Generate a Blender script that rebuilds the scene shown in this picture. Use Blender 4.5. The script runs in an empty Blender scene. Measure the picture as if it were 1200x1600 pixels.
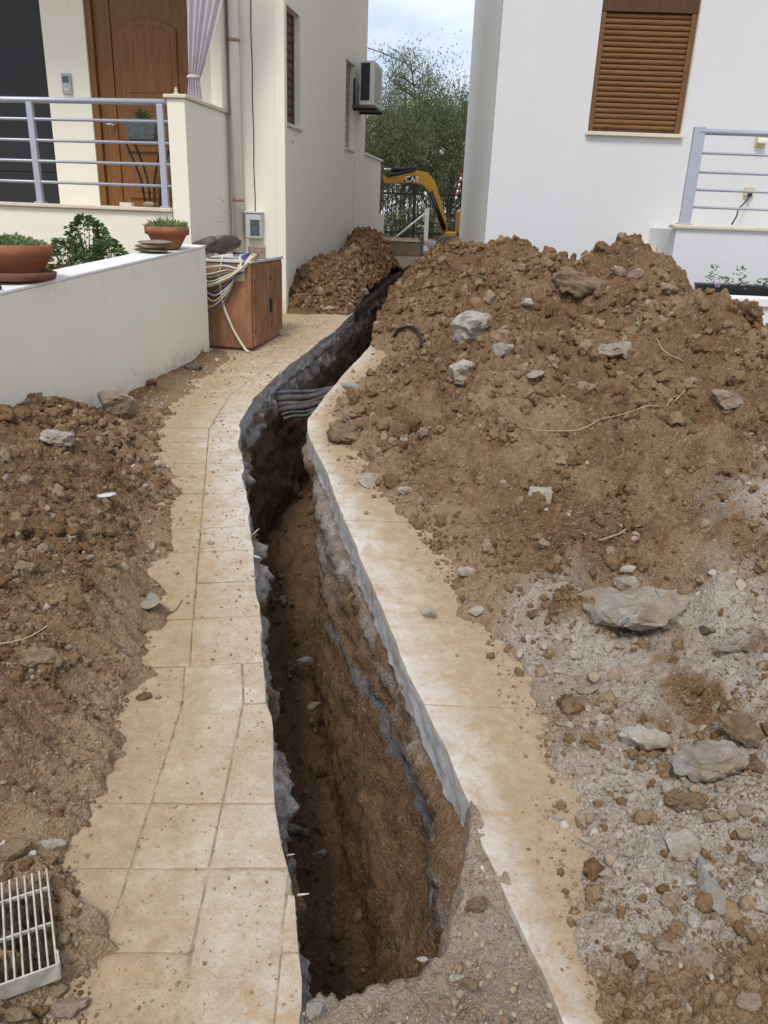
import bpy, bmesh, math, random
import numpy as np
from mathutils import Vector, Matrix, noise as mnoise
random.seed(7); RNG = np.random.default_rng(7)
scene = bpy.context.scene
COL = scene.collection

# ------------------------------------------------------------------ camera
PITCH, ROLL, CAM_H, SLOPE = math.radians(20.9), math.radians(2.243), 1.55, 0.06
_fw = np.array([0, math.cos(PITCH), -math.sin(PITCH)]); _up = np.array([0, math.sin(PITCH), math.cos(PITCH)]); _rt = np.array([1., 0, 0])
CR = math.cos(ROLL) * _rt + math.sin(ROLL) * _up
CD = math.sin(ROLL) * _rt - math.cos(ROLL) * _up
CF = _fw
EYE = np.array([0., 0., CAM_H])
cam_data = bpy.data.cameras.new('camera'); cam = bpy.data.objects.new('camera', cam_data); COL.objects.link(cam)
cam_data.sensor_fit = 'VERTICAL'; cam_data.sensor_height = 24.0; cam_data.lens = 24.0 * 1200 / 1600
cam_data.clip_start = 0.05; cam_data.clip_end = 2000
cam.matrix_world = Matrix(((CR[0], -CD[0], -CF[0], 0), (CR[1], -CD[1], -CF[1], 0), (CR[2], -CD[2], -CF[2], CAM_H), (0, 0, 0, 1)))
scene.camera = cam

# ------------------------------------------------------------------ sky and sun (bright overcast)
world = bpy.data.worlds.new('World'); scene.world = world; world.use_nodes = True
wn, wl = world.node_tree.nodes, world.node_tree.links
wn.clear()
SUN_EL, SUN_AZ = math.radians(56), math.radians(198)
sky = wn.new('ShaderNodeTexSky'); sky.sky_type = 'NISHITA'; sky.sun_disc = False
sky.sun_elevation = SUN_EL; sky.sun_rotation = SUN_AZ; sky.air_density = 1.0; sky.dust_density = 1.5; sky.ozone_density = 1.2
tc = wn.new('ShaderNodeTexCoord'); mp = wn.new('ShaderNodeMapping'); mp.inputs['Scale'].default_value = (1.0, 1.0, 2.6)
nz = wn.new('ShaderNodeTexNoise'); nz.inputs['Scale'].default_value = 2.6; nz.inputs['Detail'].default_value = 7; nz.inputs['Roughness'].default_value = 0.55
cr = wn.new('ShaderNodeValToRGB'); cr.color_ramp.elements[0].position = 0.36; cr.color_ramp.elements[0].color = (0.12, 0.12, 0.12, 1)
cr.color_ramp.elements[1].position = 0.62; cr.color_ramp.elements[1].color = (.84, .84, .84, 1)
mx = wn.new('ShaderNodeMix'); mx.data_type = 'RGBA'; mx.inputs['B'].default_value = (8.3, 8.7, 9.6, 1)
bg = wn.new('ShaderNodeBackground'); bg.inputs['Strength'].default_value = 0.095
wo = wn.new('ShaderNodeOutputWorld')
wl.new(tc.outputs['Generated'], mp.inputs['Vector']); wl.new(mp.outputs['Vector'], nz.inputs['Vector'])
wl.new(nz.outputs['Fac'], cr.inputs['Fac']); wl.new(cr.outputs['Color'], mx.inputs['Factor'])
wl.new(sky.outputs['Color'], mx.inputs['A']); wl.new(mx.outputs['Result'], bg.inputs['Color']); wl.new(bg.outputs['Background'], wo.inputs['Surface'])
sl = bpy.data.lights.new('sun', 'SUN'); sl.energy = 1.5; sl.angle = math.radians(16); sl.color = (1.0, 0.965, 0.91)
so = bpy.data.objects.new('sun', sl); COL.objects.link(so)
_sd = Vector((math.sin(SUN_AZ) * math.cos(SUN_EL), math.cos(SUN_AZ) * math.cos(SUN_EL), math.sin(SUN_EL)))
so.rotation_euler = _sd.to_track_quat('Z', 'Y').to_euler(); so.location = (0, -5, 20)
vs = scene.view_settings; vs.view_transform = 'Standard'; vs.look = 'None'; vs.gamma = 1.0; vs.use_curve_mapping = False
vs.exposure = 0.54
scene.render.engine = 'CYCLES'
scene.cycles.max_bounces = 5; scene.cycles.diffuse_bounces = 3; scene.cycles.use_adaptive_sampling = True; scene.cycles.adaptive_threshold = .02; scene.cycles.transparent_max_bounces = 12
scene.cycles.use_denoising = True

# ------------------------------------------------------------------ helpers
def ray(px, py):
    return (px - 600) / 1200 * CR + (py - 800) / 1200 * CD + CF
def zg(y):
    """height of the sloping lane"""
    return SLOPE * np.minimum(y, 16.0)
def tag(o, label=None, cat=None, group=None, kind=None):
    if label: o['label'] = label
    if cat: o['category'] = cat
    if group: o['group'] = group
    if kind: o['kind'] = kind
    return o
def link(name, me, mat=None, parent=None, loc=None):
    o = bpy.data.objects.new(name, me); COL.objects.link(o)
    if mat is not None:
        if len(me.materials): me.materials[0] = mat
        else: me.materials.append(mat)
    if parent is not None: o.parent = parent
    if loc is not None: o.location = loc
    return o
def empty(name, loc=(0, 0, 0), rz=0.0):
    o = bpy.data.objects.new(name, None); COL.objects.link(o); o.location = loc; o.rotation_euler = (0, 0, rz); o.empty_display_size = 0.1
    return o
def smooth(me, on=True):
    me.polygons.foreach_set('use_smooth', np.full(len(me.polygons), on)); me.update()
def grid_mesh(name, P, attrs=None):
    """P: (rows, cols, 3)"""
    R, Cn = P.shape[:2]
    idx = np.arange(R * Cn).reshape(R, Cn)
    q = np.stack([idx[:-1, :-1], idx[:-1, 1:], idx[1:, 1:], idx[1:, :-1]], -1).reshape(-1, 4)
    me = bpy.data.meshes.new(name)
    me.vertices.add(R * Cn); me.vertices.foreach_set('co', P.reshape(-1).astype(np.float32))
    me.loops.add(q.size); me.loops.foreach_set('vertex_index', q.reshape(-1).astype(np.int32))
    me.polygons.add(len(q)); me.polygons.foreach_set('loop_start', np.arange(0, q.size, 4, dtype=np.int32)); me.polygons.foreach_set('loop_total', np.full(len(q), 4, np.int32))
    me.update(calc_edges=True)
    for k, a in (attrs or {}).items():
        at = me.attributes.new(k, 'FLOAT', 'POINT'); at.data.foreach_set('value', a.reshape(-1).astype(np.float32))
    smooth(me)
    return me
class MB:
    """collects boxes, tubes and lathes into one mesh"""
    def __init__(s): s.v = []; s.f = []; s.sm = []
    def add(s, vs_, fs, sm=False):
        n = len(s.v); s.v += [tuple(map(float, p)) for p in vs_]; s.f += [tuple(i + n for i in f) for f in fs]; s.sm += [sm] * len(fs); return s
    def box(s, x0, x1, y0, y1, z0, z1):
        return s.add([(x0, y0, z0), (x1, y0, z0), (x1, y1, z0), (x0, y1, z0), (x0, y0, z1), (x1, y0, z1), (x1, y1, z1), (x0, y1, z1)],
                     [(0, 3, 2, 1), (4, 5, 6, 7), (0, 1, 5, 4), (1, 2, 6, 5), (2, 3, 7, 6), (3, 0, 4, 7)])
    def tube(s, pts, r, n=8, cap=True):
        pts = [Vector(p) for p in pts]; rs = r if isinstance(r, (list, tuple, np.ndarray)) else [r] * len(pts)
        vs_, fs = [], []; prev = None
        for i, p in enumerate(pts):
            d = (pts[min(i + 1, len(pts) - 1)] - pts[max(i - 1, 0)])
            d = d.normalized() if d.length > 1e-9 else Vector((0, 0, 1))
            a = prev if prev is not None else (Vector((0, 0, 1)) if abs(d.z) < .9 else Vector((1, 0, 0)))
            a = (a - d * a.dot(d)); a = a.normalized() if a.length > 1e-6 else d.orthogonal().normalized()
            b = d.cross(a); prev = a
            for k in range(n):
                t = 2 * math.pi * k / n; vs_.append(p + (a * math.cos(t) + b * math.sin(t)) * rs[i])
        for i in range(len(pts) - 1):
            for k in range(n):
                k2 = (k + 1) % n; fs.append((i * n + k, i * n + k2, (i + 1) * n + k2, (i + 1) * n + k))
        s.add(vs_, fs, True)
        if cap:
            m = len(s.v) - len(vs_)
            s.f += [tuple(m + k for k in range(n))[::-1], tuple(m + (len(pts) - 1) * n + k for k in range(n))]; s.sm += [False, False]
        return s
    def lathe(s, prof, n=28, c=(0, 0, 0)):
        vs_, fs = [], []
        for (r, z) in prof:
            for k in range(n):
                t = 2 * math.pi * k / n; vs_.append((c[0] + r * math.cos(t), c[1] + r * math.sin(t), c[2] + z))
        for i in range(len(prof) - 1):
            for k in range(n):
                k2 = (k + 1) % n; fs.append((i * n + k, i * n + k2, (i + 1) * n + k2, (i + 1) * n + k))
        return s.add(vs_, fs, True)
    def prism(s, poly, d0, d1, axes='xz'):
        """polygon in two axes extruded along the third"""
        n = len(poly)
        def P(a, b, d): return {'xz': (a, d, b), 'xy': (a, b, d), 'yz': (d, a, b)}[axes]
        vs_ = [P(a, b, d0) for a, b in poly] + [P(a, b, d1) for a, b in poly]
        fs = [tuple(range(n)), tuple(range(2 * n - 1, n - 1, -1))] + [(k, n + k, n + (k + 1) % n, (k + 1) % n) for k in range(n)]
        return s.add(vs_, fs)
    def build(s, name, mat, parent=None, bevel=0.0, loc=None):
        me = bpy.data.meshes.new(name); me.from_pydata(s.v, [], s.f)
        me.polygons.foreach_set('use_smooth', np.array(s.sm, dtype=bool))
        bm = bmesh.new(); bm.from_mesh(me); bmesh.ops.recalc_face_normals(bm, faces=bm.faces)
        if bevel > 0:
            es = [e for e in bm.edges if len(e.link_faces) == 2 and e.calc_face_angle(0) > 0.6]
            bmesh.ops.bevel(bm, geom=es, offset=bevel, segments=2, affect='EDGES', profile=0.5, clamp_overlap=True)
        bm.to_mesh(me); bm.free(); me.update()
        return link(name, me, mat, parent, loc)
def box(name, mat, parent, x0, x1, y0, y1, z0, z1, bevel=0.004):
    return MB().box(x0, x1, y0, y1, z0, z1).build(name, mat, parent, bevel)
def curve_pts(ctrl, n=40):
    """Catmull-Rom through control points"""
    c = [Vector(p) for p in ctrl]; c = [c[0] * 2 - c[1]] + c + [c[-1] * 2 - c[-2]]
    out = []; m = len(c) - 3
    for i in range(n):
        t = i / (n - 1) * m; k = min(int(t), m - 1); t -= k
        p0, p1, p2, p3 = c[k:k + 4]
        out.append(0.5 * ((2 * p1) + (p2 - p0) * t + (2 * p0 - 5 * p1 + 4 * p2 - p3) * t * t + (3 * p1 - p0 - 3 * p2 + p3) * t ** 3))
    return out
# ---- numpy noise
def _h(ix, iy, seed):
    h = (ix.astype(np.int64) * 374761393 + iy.astype(np.int64) * 668265263 + seed * 974711) & 0xffffffff
    h = ((h ^ (h >> 13)) * 1274126177) & 0xffffffff
    h = ((h ^ (h >> 16)) * 2246822519) & 0xffffffff
    return ((h ^ (h >> 15)) & 0xffffff) / float(0x1000000)
def perlin(x, y, seed=0):
    x0 = np.floor(x); y0 = np.floor(y); fx = x - x0; fy = y - y0
    ux = fx * fx * fx * (fx * (fx * 6 - 15) + 10); uy = fy * fy * fy * (fy * (fy * 6 - 15) + 10)
    def g(dx, dy):
        a = _h(x0 + dx, y0 + dy, seed) * 2 * np.pi; return np.cos(a) * (fx - dx) + np.sin(a) * (fy - dy)
    a = g(0, 0); b = g(1, 0); c = g(0, 1); d = g(1, 1)
    return ((a + ux * (b - a)) * (1 - uy) + (c + ux * (d - c)) * uy) * 1.5
def fbm(x, y, seed=0, octv=4, gain=0.5):
    s = np.zeros(np.broadcast(x, y).shape); a = 1.0
    for k in range(octv): s += a * perlin(x * 2 ** k, y * 2 ** k, seed + 17 * k); a *= gain
    return s
def lumps(x, y, cell, seed, prob=0.6, rmin=.35, rmax=.75):
    """half-buried clods: height field of one ball per cell, in metres"""
    X = x / cell; Y = y / cell; cx = np.floor(X); cy = np.floor(Y); out = np.zeros(X.shape)
    for dx in (-1, 0, 1):
        for dy in (-1, 0, 1):
            ix, iy = cx + dx, cy + dy
            px_ = ix + _h(ix, iy, seed + 1); py_ = iy + _h(ix, iy, seed + 2)
            r = (rmin + (rmax - rmin) * _h(ix, iy, seed + 3) ** 2) * (_h(ix, iy, seed + 4) < prob)
            asp = 0.7 + 0.6 * _h(ix, iy, seed + 5)
            d2 = ((X - px_) ** 2 * asp + (Y - py_) ** 2 / asp)
            out = np.maximum(out, np.sqrt(np.maximum(r * r - d2, 0)) * (0.55 + .5 * _h(ix, iy, seed + 6)))
    return out * cell
def billow(x, y, f, seed, octv=5, gain=.58):
    s = np.zeros(x.shape); a = 1.0
    for k in range(octv):
        s += a * (np.abs(perlin(x * f, y * f, seed + 13 * k)) - .28); a *= gain; f *= 2.03; x, y = x * .8 - y * .6, x * .6 + y * .8
    return s
def sstep(a, b, x):
    t = np.clip((x - a) / (b - a), 0, 1); return t * t * (3 - 2 * t)
def cubic(tab):
    """smooth interpolation of a table of (y, x)"""
    t = np.array(tab); ys = np.linspace(t[0, 0] - 1, t[-1, 0] + 1, 2000); xs = np.interp(ys, t[:, 0], t[:, 1])
    k = 25; w = np.hanning(2 * k + 1); w /= w.sum(); xs = np.convolve(np.pad(xs, k, 'edge'), w, 'valid')
    return lambda y: np.interp(y, ys, xs)
# ------------------------------------------------------------------ materials
def new_mat(name):
    m = bpy.data.materials.new(name); m.use_nodes = True; nt = m.node_tree; nt.nodes.clear()
    out = nt.nodes.new('ShaderNodeOutputMaterial'); b = nt.nodes.new('ShaderNodeBsdfPrincipled'); nt.links.new(b.outputs[0], out.inputs[0])
    b.inputs['Specular IOR Level'].default_value = 0.25
    return m, nt, b
def nd(nt, t, **kw):
    n = nt.nodes.new(t)
    for k, v in kw.items():
        if k in n.inputs: n.inputs[k].default_value = v
        else: setattr(n, k, v)
    return n
def noise(nt, vec, scale, detail=4, rough=.55, dist=0.0):
    n = nd(nt, 'ShaderNodeTexNoise', Scale=scale, Detail=detail, Roughness=rough, Distortion=dist)
    if vec is not None: nt.links.new(vec, n.inputs['Vector'])
    return n.outputs['Fac']
def ramp(nt, fac, stops):
    r = nd(nt, 'ShaderNodeValToRGB'); e = r.color_ramp.elements
    while len(e) < len(stops): e.new(0.5)
    for i, (p, c) in enumerate(stops):
        e[i].position = p; e[i].color = (*c, 1) if not isinstance(c, (int, float)) else (c, c, c, 1)
    nt.links.new(fac, r.inputs['Fac']); return r.outputs['Color']
def mix(nt, fac, a, b, mode='MIX'):
    m = nd(nt, 'ShaderNodeMix', data_type='RGBA', blend_type=mode)
    for s, v in (('Factor', fac), ('A', a), ('B', b)):
        i = [x for x in m.inputs if x.name == s and x.enabled][0]
        if isinstance(v, bpy.types.NodeSocket): nt.links.new(v, i)
        elif isinstance(v, tuple): i.default_value = (*v, 1)
        else: i.default_value = v
    return [o for o in m.outputs if o.enabled][0]
def pos(nt): return nd(nt, 'ShaderNodeNewGeometry').outputs['Position']
def objc(nt): return nd(nt, 'ShaderNodeTexCoord').outputs['Object']
def rnd(nt): return nd(nt, 'ShaderNodeObjectInfo').outputs['Random']
def attr(nt, n): return nd(nt, 'ShaderNodeAttribute', attribute_name=n).outputs['Fac']
def bump(nt, b, h, strength=.5, dist=.01):
    n = nd(nt, 'ShaderNodeBump', Strength=strength, Distance=dist); nt.links.new(h, n.inputs['Height']); nt.links.new(n.outputs['Normal'], b.inputs['Normal'])
def stretch(nt, vec, sc):
    m = nd(nt, 'ShaderNodeMapping', Scale=sc); nt.links.new(vec, m.inputs['Vector']); return m.outputs['Vector']
def math_(nt, op, a, b=0.0):
    m = nd(nt, 'ShaderNodeMath', operation=op)
    for i, v in enumerate((a, b)):
        if isinstance(v, bpy.types.NodeSocket): nt.links.new(v, m.inputs[i])
        else: m.inputs[i].default_value = v
    return m.outputs[0]
DB, MB_, LB = (.085, .042, .019), (.175, .096, .046), (.29, .185, .10)
GREY, GREYL = (.235, .19, .145), (.36, .30, .235)
def voro(nt, vec, scale, out='Distance', feature='F1'):
    n = nd(nt, 'ShaderNodeTexVoronoi', Scale=scale, feature=feature); nt.links.new(vec, n.inputs['Vector']); return n.outputs[out]
def warp(nt, p, amt, scale):
    n = nd(nt, 'ShaderNodeTexNoise', Scale=scale, Detail=2); nt.links.new(p, n.inputs['Vector'])
    m = nd(nt, 'ShaderNodeVectorMath', operation='SCALE'); m.inputs['Scale'].default_value = amt; nt.links.new(n.outputs['Color'], m.inputs[0])
    a = nd(nt, 'ShaderNodeVectorMath', operation='ADD'); nt.links.new(p, a.inputs[0]); nt.links.new(m.outputs[0], a.inputs[1]); return a.outputs[0]
def sep(nt, col): return nd(nt, 'ShaderNodeSeparateColor'), col
def soil_colour(nt, p):
    c = ramp(nt, noise(nt, p, 1.9, 4, .65, .5), [(.38, (.100, .047, .019)), (.49, (.225, .130, .061)), (.60, (.36, .25, .140))])
    c2 = ramp(nt, noise(nt, p, 34, 4, .72), [(.28, (.105, .052, .022)), (.5, (.235, .142, .070)), (.72, (.37, .262, .152))])
    c = mix(nt, .5, c, c2)
    red = noise(nt, p, 4.5, 3, .62)
    c = mix(nt, ramp(nt, red, [(.54, 0.0), (.68, .65)]), c, (.19, .085, .034))
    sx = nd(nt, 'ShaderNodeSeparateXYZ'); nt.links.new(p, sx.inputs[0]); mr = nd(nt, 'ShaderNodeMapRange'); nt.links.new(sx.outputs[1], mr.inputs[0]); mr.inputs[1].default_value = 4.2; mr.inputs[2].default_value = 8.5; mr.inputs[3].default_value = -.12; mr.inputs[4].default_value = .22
    # darker red brown patches, more of them towards the far end of the lane
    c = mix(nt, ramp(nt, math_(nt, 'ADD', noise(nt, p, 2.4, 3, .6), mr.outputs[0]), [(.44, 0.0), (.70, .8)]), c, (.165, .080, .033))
    return c
def grain(nt, p, c, amt=1.0):
    """single grains and small stones of other colours"""
    w = p
    for sc, lo, stops in ((120, .86, [(0, (.17, .105, .055)), (.45, (.34, .27, .19)), (.8, (.44, .36, .27)), (1, (.60, .55, .48))]), (300, .74, [(0, (.13, .078, .042)), (.5, (.32, .24, .16)), (1, (.56, .50, .42))])):
        v = nd(nt, 'ShaderNodeTexVoronoi', Scale=sc); nt.links.new(w, v.inputs['Vector']); s_ = nd(nt, 'ShaderNodeSeparateColor'); nt.links.new(v.outputs['Color'], s_.inputs[0])
        c = mix(nt, math_(nt, 'MULTIPLY', ramp(nt, s_.outputs[0], [(lo - .02, 0.0), (lo + .02, .85)]), amt), c, ramp(nt, s_.outputs[1], stops))
    return c
def grain_bump(nt, b, p, st=.9, d=.012):
    h = math_(nt, 'ADD', noise(nt, p, 55, 5, .78), math_(nt, 'MULTIPLY', voro(nt, p, 130), -.5)); bump(nt, b, h, st, d)
def m_soil():
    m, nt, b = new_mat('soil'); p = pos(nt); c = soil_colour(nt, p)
    c = mix(nt, attr(nt, 'pale'), c, ramp(nt, noise(nt, p, 20, 3, .7), [(.3, (.31, .215, .12)), (.7, (.46, .355, .225))]))
    c = grain(nt, p, c, .40)
    g = ramp(nt, noise(nt, p, 45, 4, .75), [(.3, (.36, .315, .26)), (.66, (.53, .475, .405))])
    g = mix(nt, ramp(nt, noise(nt, p, 5, 5, .62), [(.50, 0.0), (.70, .7)]), g, (.36, .26, .16))
    g = grain(nt, p, g, .75)
    c = mix(nt, attr(nt, 'grey'), c, g)
    nt.links.new(c, b.inputs['Base Color']); b.inputs['Roughness'].default_value = .97; b.inputs['Specular IOR Level'].default_value = .08
    grain_bump(nt, b, p, 1.0, .014); return m
def m_trench():
    m, nt, b = new_mat('trench soil'); p = pos(nt)
    st = stretch(nt, p, (1.0, .30, 1.8))
    c = ramp(nt, noise(nt, st, 4, 7, .68, .6), [(.34, (.080, .038, .015)), (.5, (.185, .100, .045)), (.66, (.30, .182, .092))])
    c = mix(nt, .4, c, ramp(nt, noise(nt, p, 40, 6, .75), [(.3, (.09, .05, .026)), (.7, (.31, .205, .12))]))
    c = grain(nt, p, c, .35)
    gr = ramp(nt, noise(nt, p, 26, 7, .78), [(.32, (.17, .15, .13)), (.52, (.41, .375, .33)), (.70, (.62, .58, .52))])
    c = mix(nt, attr(nt, 'conc'), c, gr)
    c = mix(nt, attr(nt, 'blue'), c, ramp(nt, noise(nt, p, 40, 5, .7), [(.3, (.14, .145, .15)), (.7, (.25, .255, .262))]))
    nt.links.new(c, b.inputs['Base Color']); b.inputs['Roughness'].default_value = .95; b.inputs['Specular IOR Level'].default_value = .1
    grain_bump(nt, b, p, 1.0, .014); return m
def m_clod():
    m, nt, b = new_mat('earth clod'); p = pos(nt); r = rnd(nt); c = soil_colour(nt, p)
    c = mix(nt, .55, c, ramp(nt, r, [(0.0, (.14, .075, .036)), (.35, (.22, .135, .072)), (.7, (.31, .215, .128)), (.9, (.38, .285, .185)), (1.0, (.42, .35, .27))]))
    nt.links.new(c, b.inputs['Base Color']); b.inputs['Roughness'].default_value = .97; b.inputs['Specular IOR Level'].default_value = .08
    bump(nt, b, noise(nt, p, 110, 4, .78), .9, .010); return m
def m_crumb():
    m, nt, b = new_mat('dry crumb'); p = pos(nt)
    c = ramp(nt, rnd(nt), [(0.0, (.21, .13, .07)), (.5, (.32, .225, .14)), (1.0, (.41, .325, .225))])
    nt.links.new(c, b.inputs['Base Color']); b.inputs['Roughness'].default_value = .97; bump(nt, b, noise(nt, p, 140, 3, .75), .8, .006); return m
def m_gravel():
    m, nt, b = new_mat('gravel stone'); p = pos(nt); r = rnd(nt)
    c = ramp(nt, r, [(0.0, (.24, .165, .10)), (.3, (.34, .25, .165)), (.55, (.37, .32, .265)), (.76, (.42, .345, .27)), (.89, (.44, .32, .235)), (.96, (.55, .51, .45)), (1.0, (.64, .61, .56))])
    c = mix(nt, .4, c, ramp(nt, noise(nt, p, 60, 5, .7), [(.3, (.20, .14, .09)), (.7, (.46, .38, .29))]))
    nt.links.new(c, b.inputs['Base Color']); b.inputs['Roughness'].default_value = .92
    bump(nt, b, noise(nt, p, 160, 5, .75), .7, .006); return m
def m_rock(name, lo, mid, hi, dirt=.7, veins=.0):
    m, nt, b = new_mat(name); p = objc(nt)
    c = ramp(nt, noise(nt, p, 9, 7, .68, .6), [(.3, lo), (.5, mid), (.7, hi)])
    c = mix(nt, .35, c, ramp(nt, noise(nt, p, 55, 6, .75), [(.3, lo), (.72, hi)]))
    if veins: c = mix(nt, ramp(nt, noise(nt, stretch(nt, p, (3, 14, 5)), 4, 5, .6, 1.2), [(.5, 0.0), (.6, veins)]), c, hi)
    d = ramp(nt, noise(nt, p, 7, 6, .7), [(.42, 0.0), (.58, min(1, dirt * 1.5))])
    c = mix(nt, d, c, (.36, .27, .175))
    gN = nd(nt, 'ShaderNodeNewGeometry'); sz = nd(nt, 'ShaderNodeSeparateXYZ'); nt.links.new(gN.outputs['Normal'], sz.inputs[0])
    up = math_(nt, 'ADD', math_(nt, 'MULTIPLY', sz.outputs[2], .45), math_(nt, 'MULTIPLY', noise(nt, p, 16, 5, .75), .9))
    c = mix(nt, ramp(nt, up, [(.66, 0.0), (.92, dirt * .95)]), c, (.40, .315, .215))      # earth that settled on top
    nt.links.new(c, b.inputs['Base Color']); b.inputs['Roughness'].default_value = .92; b.inputs['Specular IOR Level'].default_value = .15
    bump(nt, b, math_(nt, 'ADD', noise(nt, p, 28, 7, .75), math_(nt, 'MULTIPLY', noise(nt, p, 150, 4, .7), .35)), 1.0, .022); return m
def m_paver():
    m, nt, b = new_mat('paving slab'); p = pos(nt); r = rnd(nt)
    c = ramp(nt, noise(nt, p, 14, 7, .7), [(.3, (.43, .345, .235)), (.52, (.555, .465, .345)), (.70, (.67, .60, .495))])
    c = mix(nt, .15, c, ramp(nt, r, [(0.0, (.45, .34, .22)), (.5, (.52, .43, .31)), (1.0, (.60, .53, .42))]))
    d = ramp(nt, noise(nt, warp(nt, p, .05, 6), 3.6, 8, .72, .3), [(.46, 0.0), (.68, .6)])
    c = mix(nt, d, c, (.43, .30, .165))
    c = mix(nt, ramp(nt, noise(nt, p, 19, 7, .78), [(.50, 0.0), (.64, .65)]), c, (.42, .285, .155))
    c = mix(nt, ramp(nt, noise(nt, p, 3.1, 7, .72), [(.55, 0.0), (.68, .65)]), c, (.68, .64, .565))
    du = math_(nt, 'ADD', attr(nt, 'dust'), math_(nt, 'MULTIPLY', math_(nt, 'SUBTRACT', noise(nt, p, 8, 7, .75), .5), 1.5))
    c = mix(nt, ramp(nt, du, [(.18, 0.0), (.72, .9)]), c, ramp(nt, noise(nt, p, 25, 6, .7), [(.3, (.34, .235, .135)), (.7, (.48, .365, .235))]))
    c = mix(nt, math_(nt, 'MULTIPLY', attr(nt, 'worn'), ramp(nt, noise(nt, p, 9, 7, .75), [(.36, 0.0), (.6, .95)])), c, (.68, .655, .61))
    c = mix(nt, ramp(nt, noise(nt, p, 110, 4, .75), [(.30, .6), (.38, 0.0)]), c, (.20, .13, .08))
    c = mix(nt, ramp(nt, noise(nt, p, 6.3, 6, .75, .6), [(.57, 0.0), (.64, .55)]), c, (.45, .28, .13))
    c = grain(nt, p, c, .14)
    nt.links.new(c, b.inputs['Base Color']); b.inputs['Roughness'].default_value = .92; b.inputs['Specular IOR Level'].default_value = .15
    bump(nt, b, math_(nt, 'ADD', noise(nt, p, 45, 7, .78), math_(nt, 'MULTIPLY', noise(nt, p, 200, 4, .7), .5)), .75, .008); return m
def m_concrete():
    m, nt, b = new_mat('broken concrete'); p = pos(nt)
    c = ramp(nt, noise(nt, p, 18, 7, .72), [(.3, (.33, .325, .315)), (.5, (.47, .465, .45)), (.7, (.62, .61, .59))])
    c = mix(nt, ramp(nt, noise(nt, p, 7, 5, .6), [(.5, 0.0), (.66, .6)]), c, (.33, .24, .155))
    nt.links.new(c, b.inputs['Base Color']); b.inputs['Roughness'].default_value = .92
    bump(nt, b, math_(nt, 'ADD', noise(nt, p, 45, 7, .75), math_(nt, 'MULTIPLY', noise(nt, p, 160, 4, .7), .5)), .8, .01); return m
def m_plaster(name, col, stain=(.55, .50, .42), amt=.25):
    m, nt, b = new_mat(name); p = pos(nt)
    c = mix(nt, ramp(nt, noise(nt, p, 1.3, 5, .6), [(.35, 0.0), (.7, .25)]), col, tuple(x * .90 for x in col))
    s = ramp(nt, noise(nt, stretch(nt, p, (2.2, 2.2, .8)), 2.6, 7, .7), [(.58, 0.0), (.74, amt)])
    c = mix(nt, s, c, stain)
    c = mix(nt, ramp(nt, noise(nt, p, 38, 3, .6), [(.70, 0.0), (.76, amt)]), c, tuple(x * .7 for x in col))
    drip = noise(nt, stretch(nt, p, (9, 9, .35)), 2.2, 6, .7)
    c = mix(nt, ramp(nt, drip, [(.60, 0.0), (.76, amt * .8)]), c, stain)
    sx = nd(nt, 'ShaderNodeSeparateXYZ'); nt.links.new(p, sx.inputs[0]); hgt = math_(nt, 'SUBTRACT', sx.outputs[2], math_(nt, 'MULTIPLY', sx.outputs[1], SLOPE))
    spl = math_(nt, 'ADD', math_(nt, 'MULTIPLY', hgt, -1.7), math_(nt, 'MULTIPLY', noise(nt, p, 9, 7, .78), 1.3))
    c = mix(nt, ramp(nt, spl, [(.36, 0.0), (.72, .55)]), c, (.42, .31, .19))        # mud splashed up from the ground
    nt.links.new(c, b.inputs['Base Color']); b.inputs['Roughness'].default_value = .88
    bump(nt, b, math_(nt, 'ADD', noise(nt, p, 200, 4, .75), math_(nt, 'MULTIPLY', noise(nt, p, 14, 4, .6), 1.6)), .35, .004); return m
def m_plain(name, col, rough=.6, metal=0.0, var=.12, scale=30, bmp=.1, spec=.35):
    m, nt, b = new_mat(name); p = objc(nt); n = noise(nt, p, scale, 5, .6)
    c = mix(nt, ramp(nt, n, [(.3, 0.0), (.7, 1.0)]), tuple(max(0, x * (1 - var)) for x in col), tuple(min(1, x * (1 + var)) for x in col))
    nt.links.new(c, b.inputs['Base Color']); b.inputs['Roughness'].default_value = rough; b.inputs['Metallic'].default_value = metal; b.inputs['Specular IOR Level'].default_value = spec
    if bmp: bump(nt, b, noise(nt, p, scale * 5, 4, .6), bmp, .003)
    return m
def m_wood(name, a, bc, axis='z', rough=.42):
    m, nt, b = new_mat(name); p = objc(nt)
    sc = {'z': (18, 18, 1.2), 'x': (1.2, 18, 18)}[axis]
    n = noise(nt, stretch(nt, p, sc), 3.0, 6, .62, .8)
    c = ramp(nt, n, [(.32, a), (.68, bc)])
    c = mix(nt, ramp(nt, noise(nt, stretch(nt, p, tuple(s * 3 for s in sc)), 5, 4, .7), [(.5, 0.0), (.8, .4)]), c, tuple(x * .5 for x in a))
    nt.links.new(c, b.inputs['Base Color']); b.inputs['Roughness'].default_value = rough
    bump(nt, b, n, .15, .003); return m
def m_terracotta():
    m, nt, b = new_mat('terracotta'); p = objc(nt)
    c = ramp(nt, noise(nt, p, 7, 5, .6), [(.3, (.24, .085, .042)), (.7, (.36, .145, .075))])
    c = mix(nt, ramp(nt, noise(nt, stretch(nt, p, (1, 1, 8)), 6, 4, .6), [(.55, 0.0), (.75, .35)]), c, (.46, .30, .21))
    nt.links.new(c, b.inputs['Base Color']); b.inputs['Roughness'].default_value = .8; bump(nt, b, noise(nt, p, 60, 4), .2, .003); return m
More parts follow.
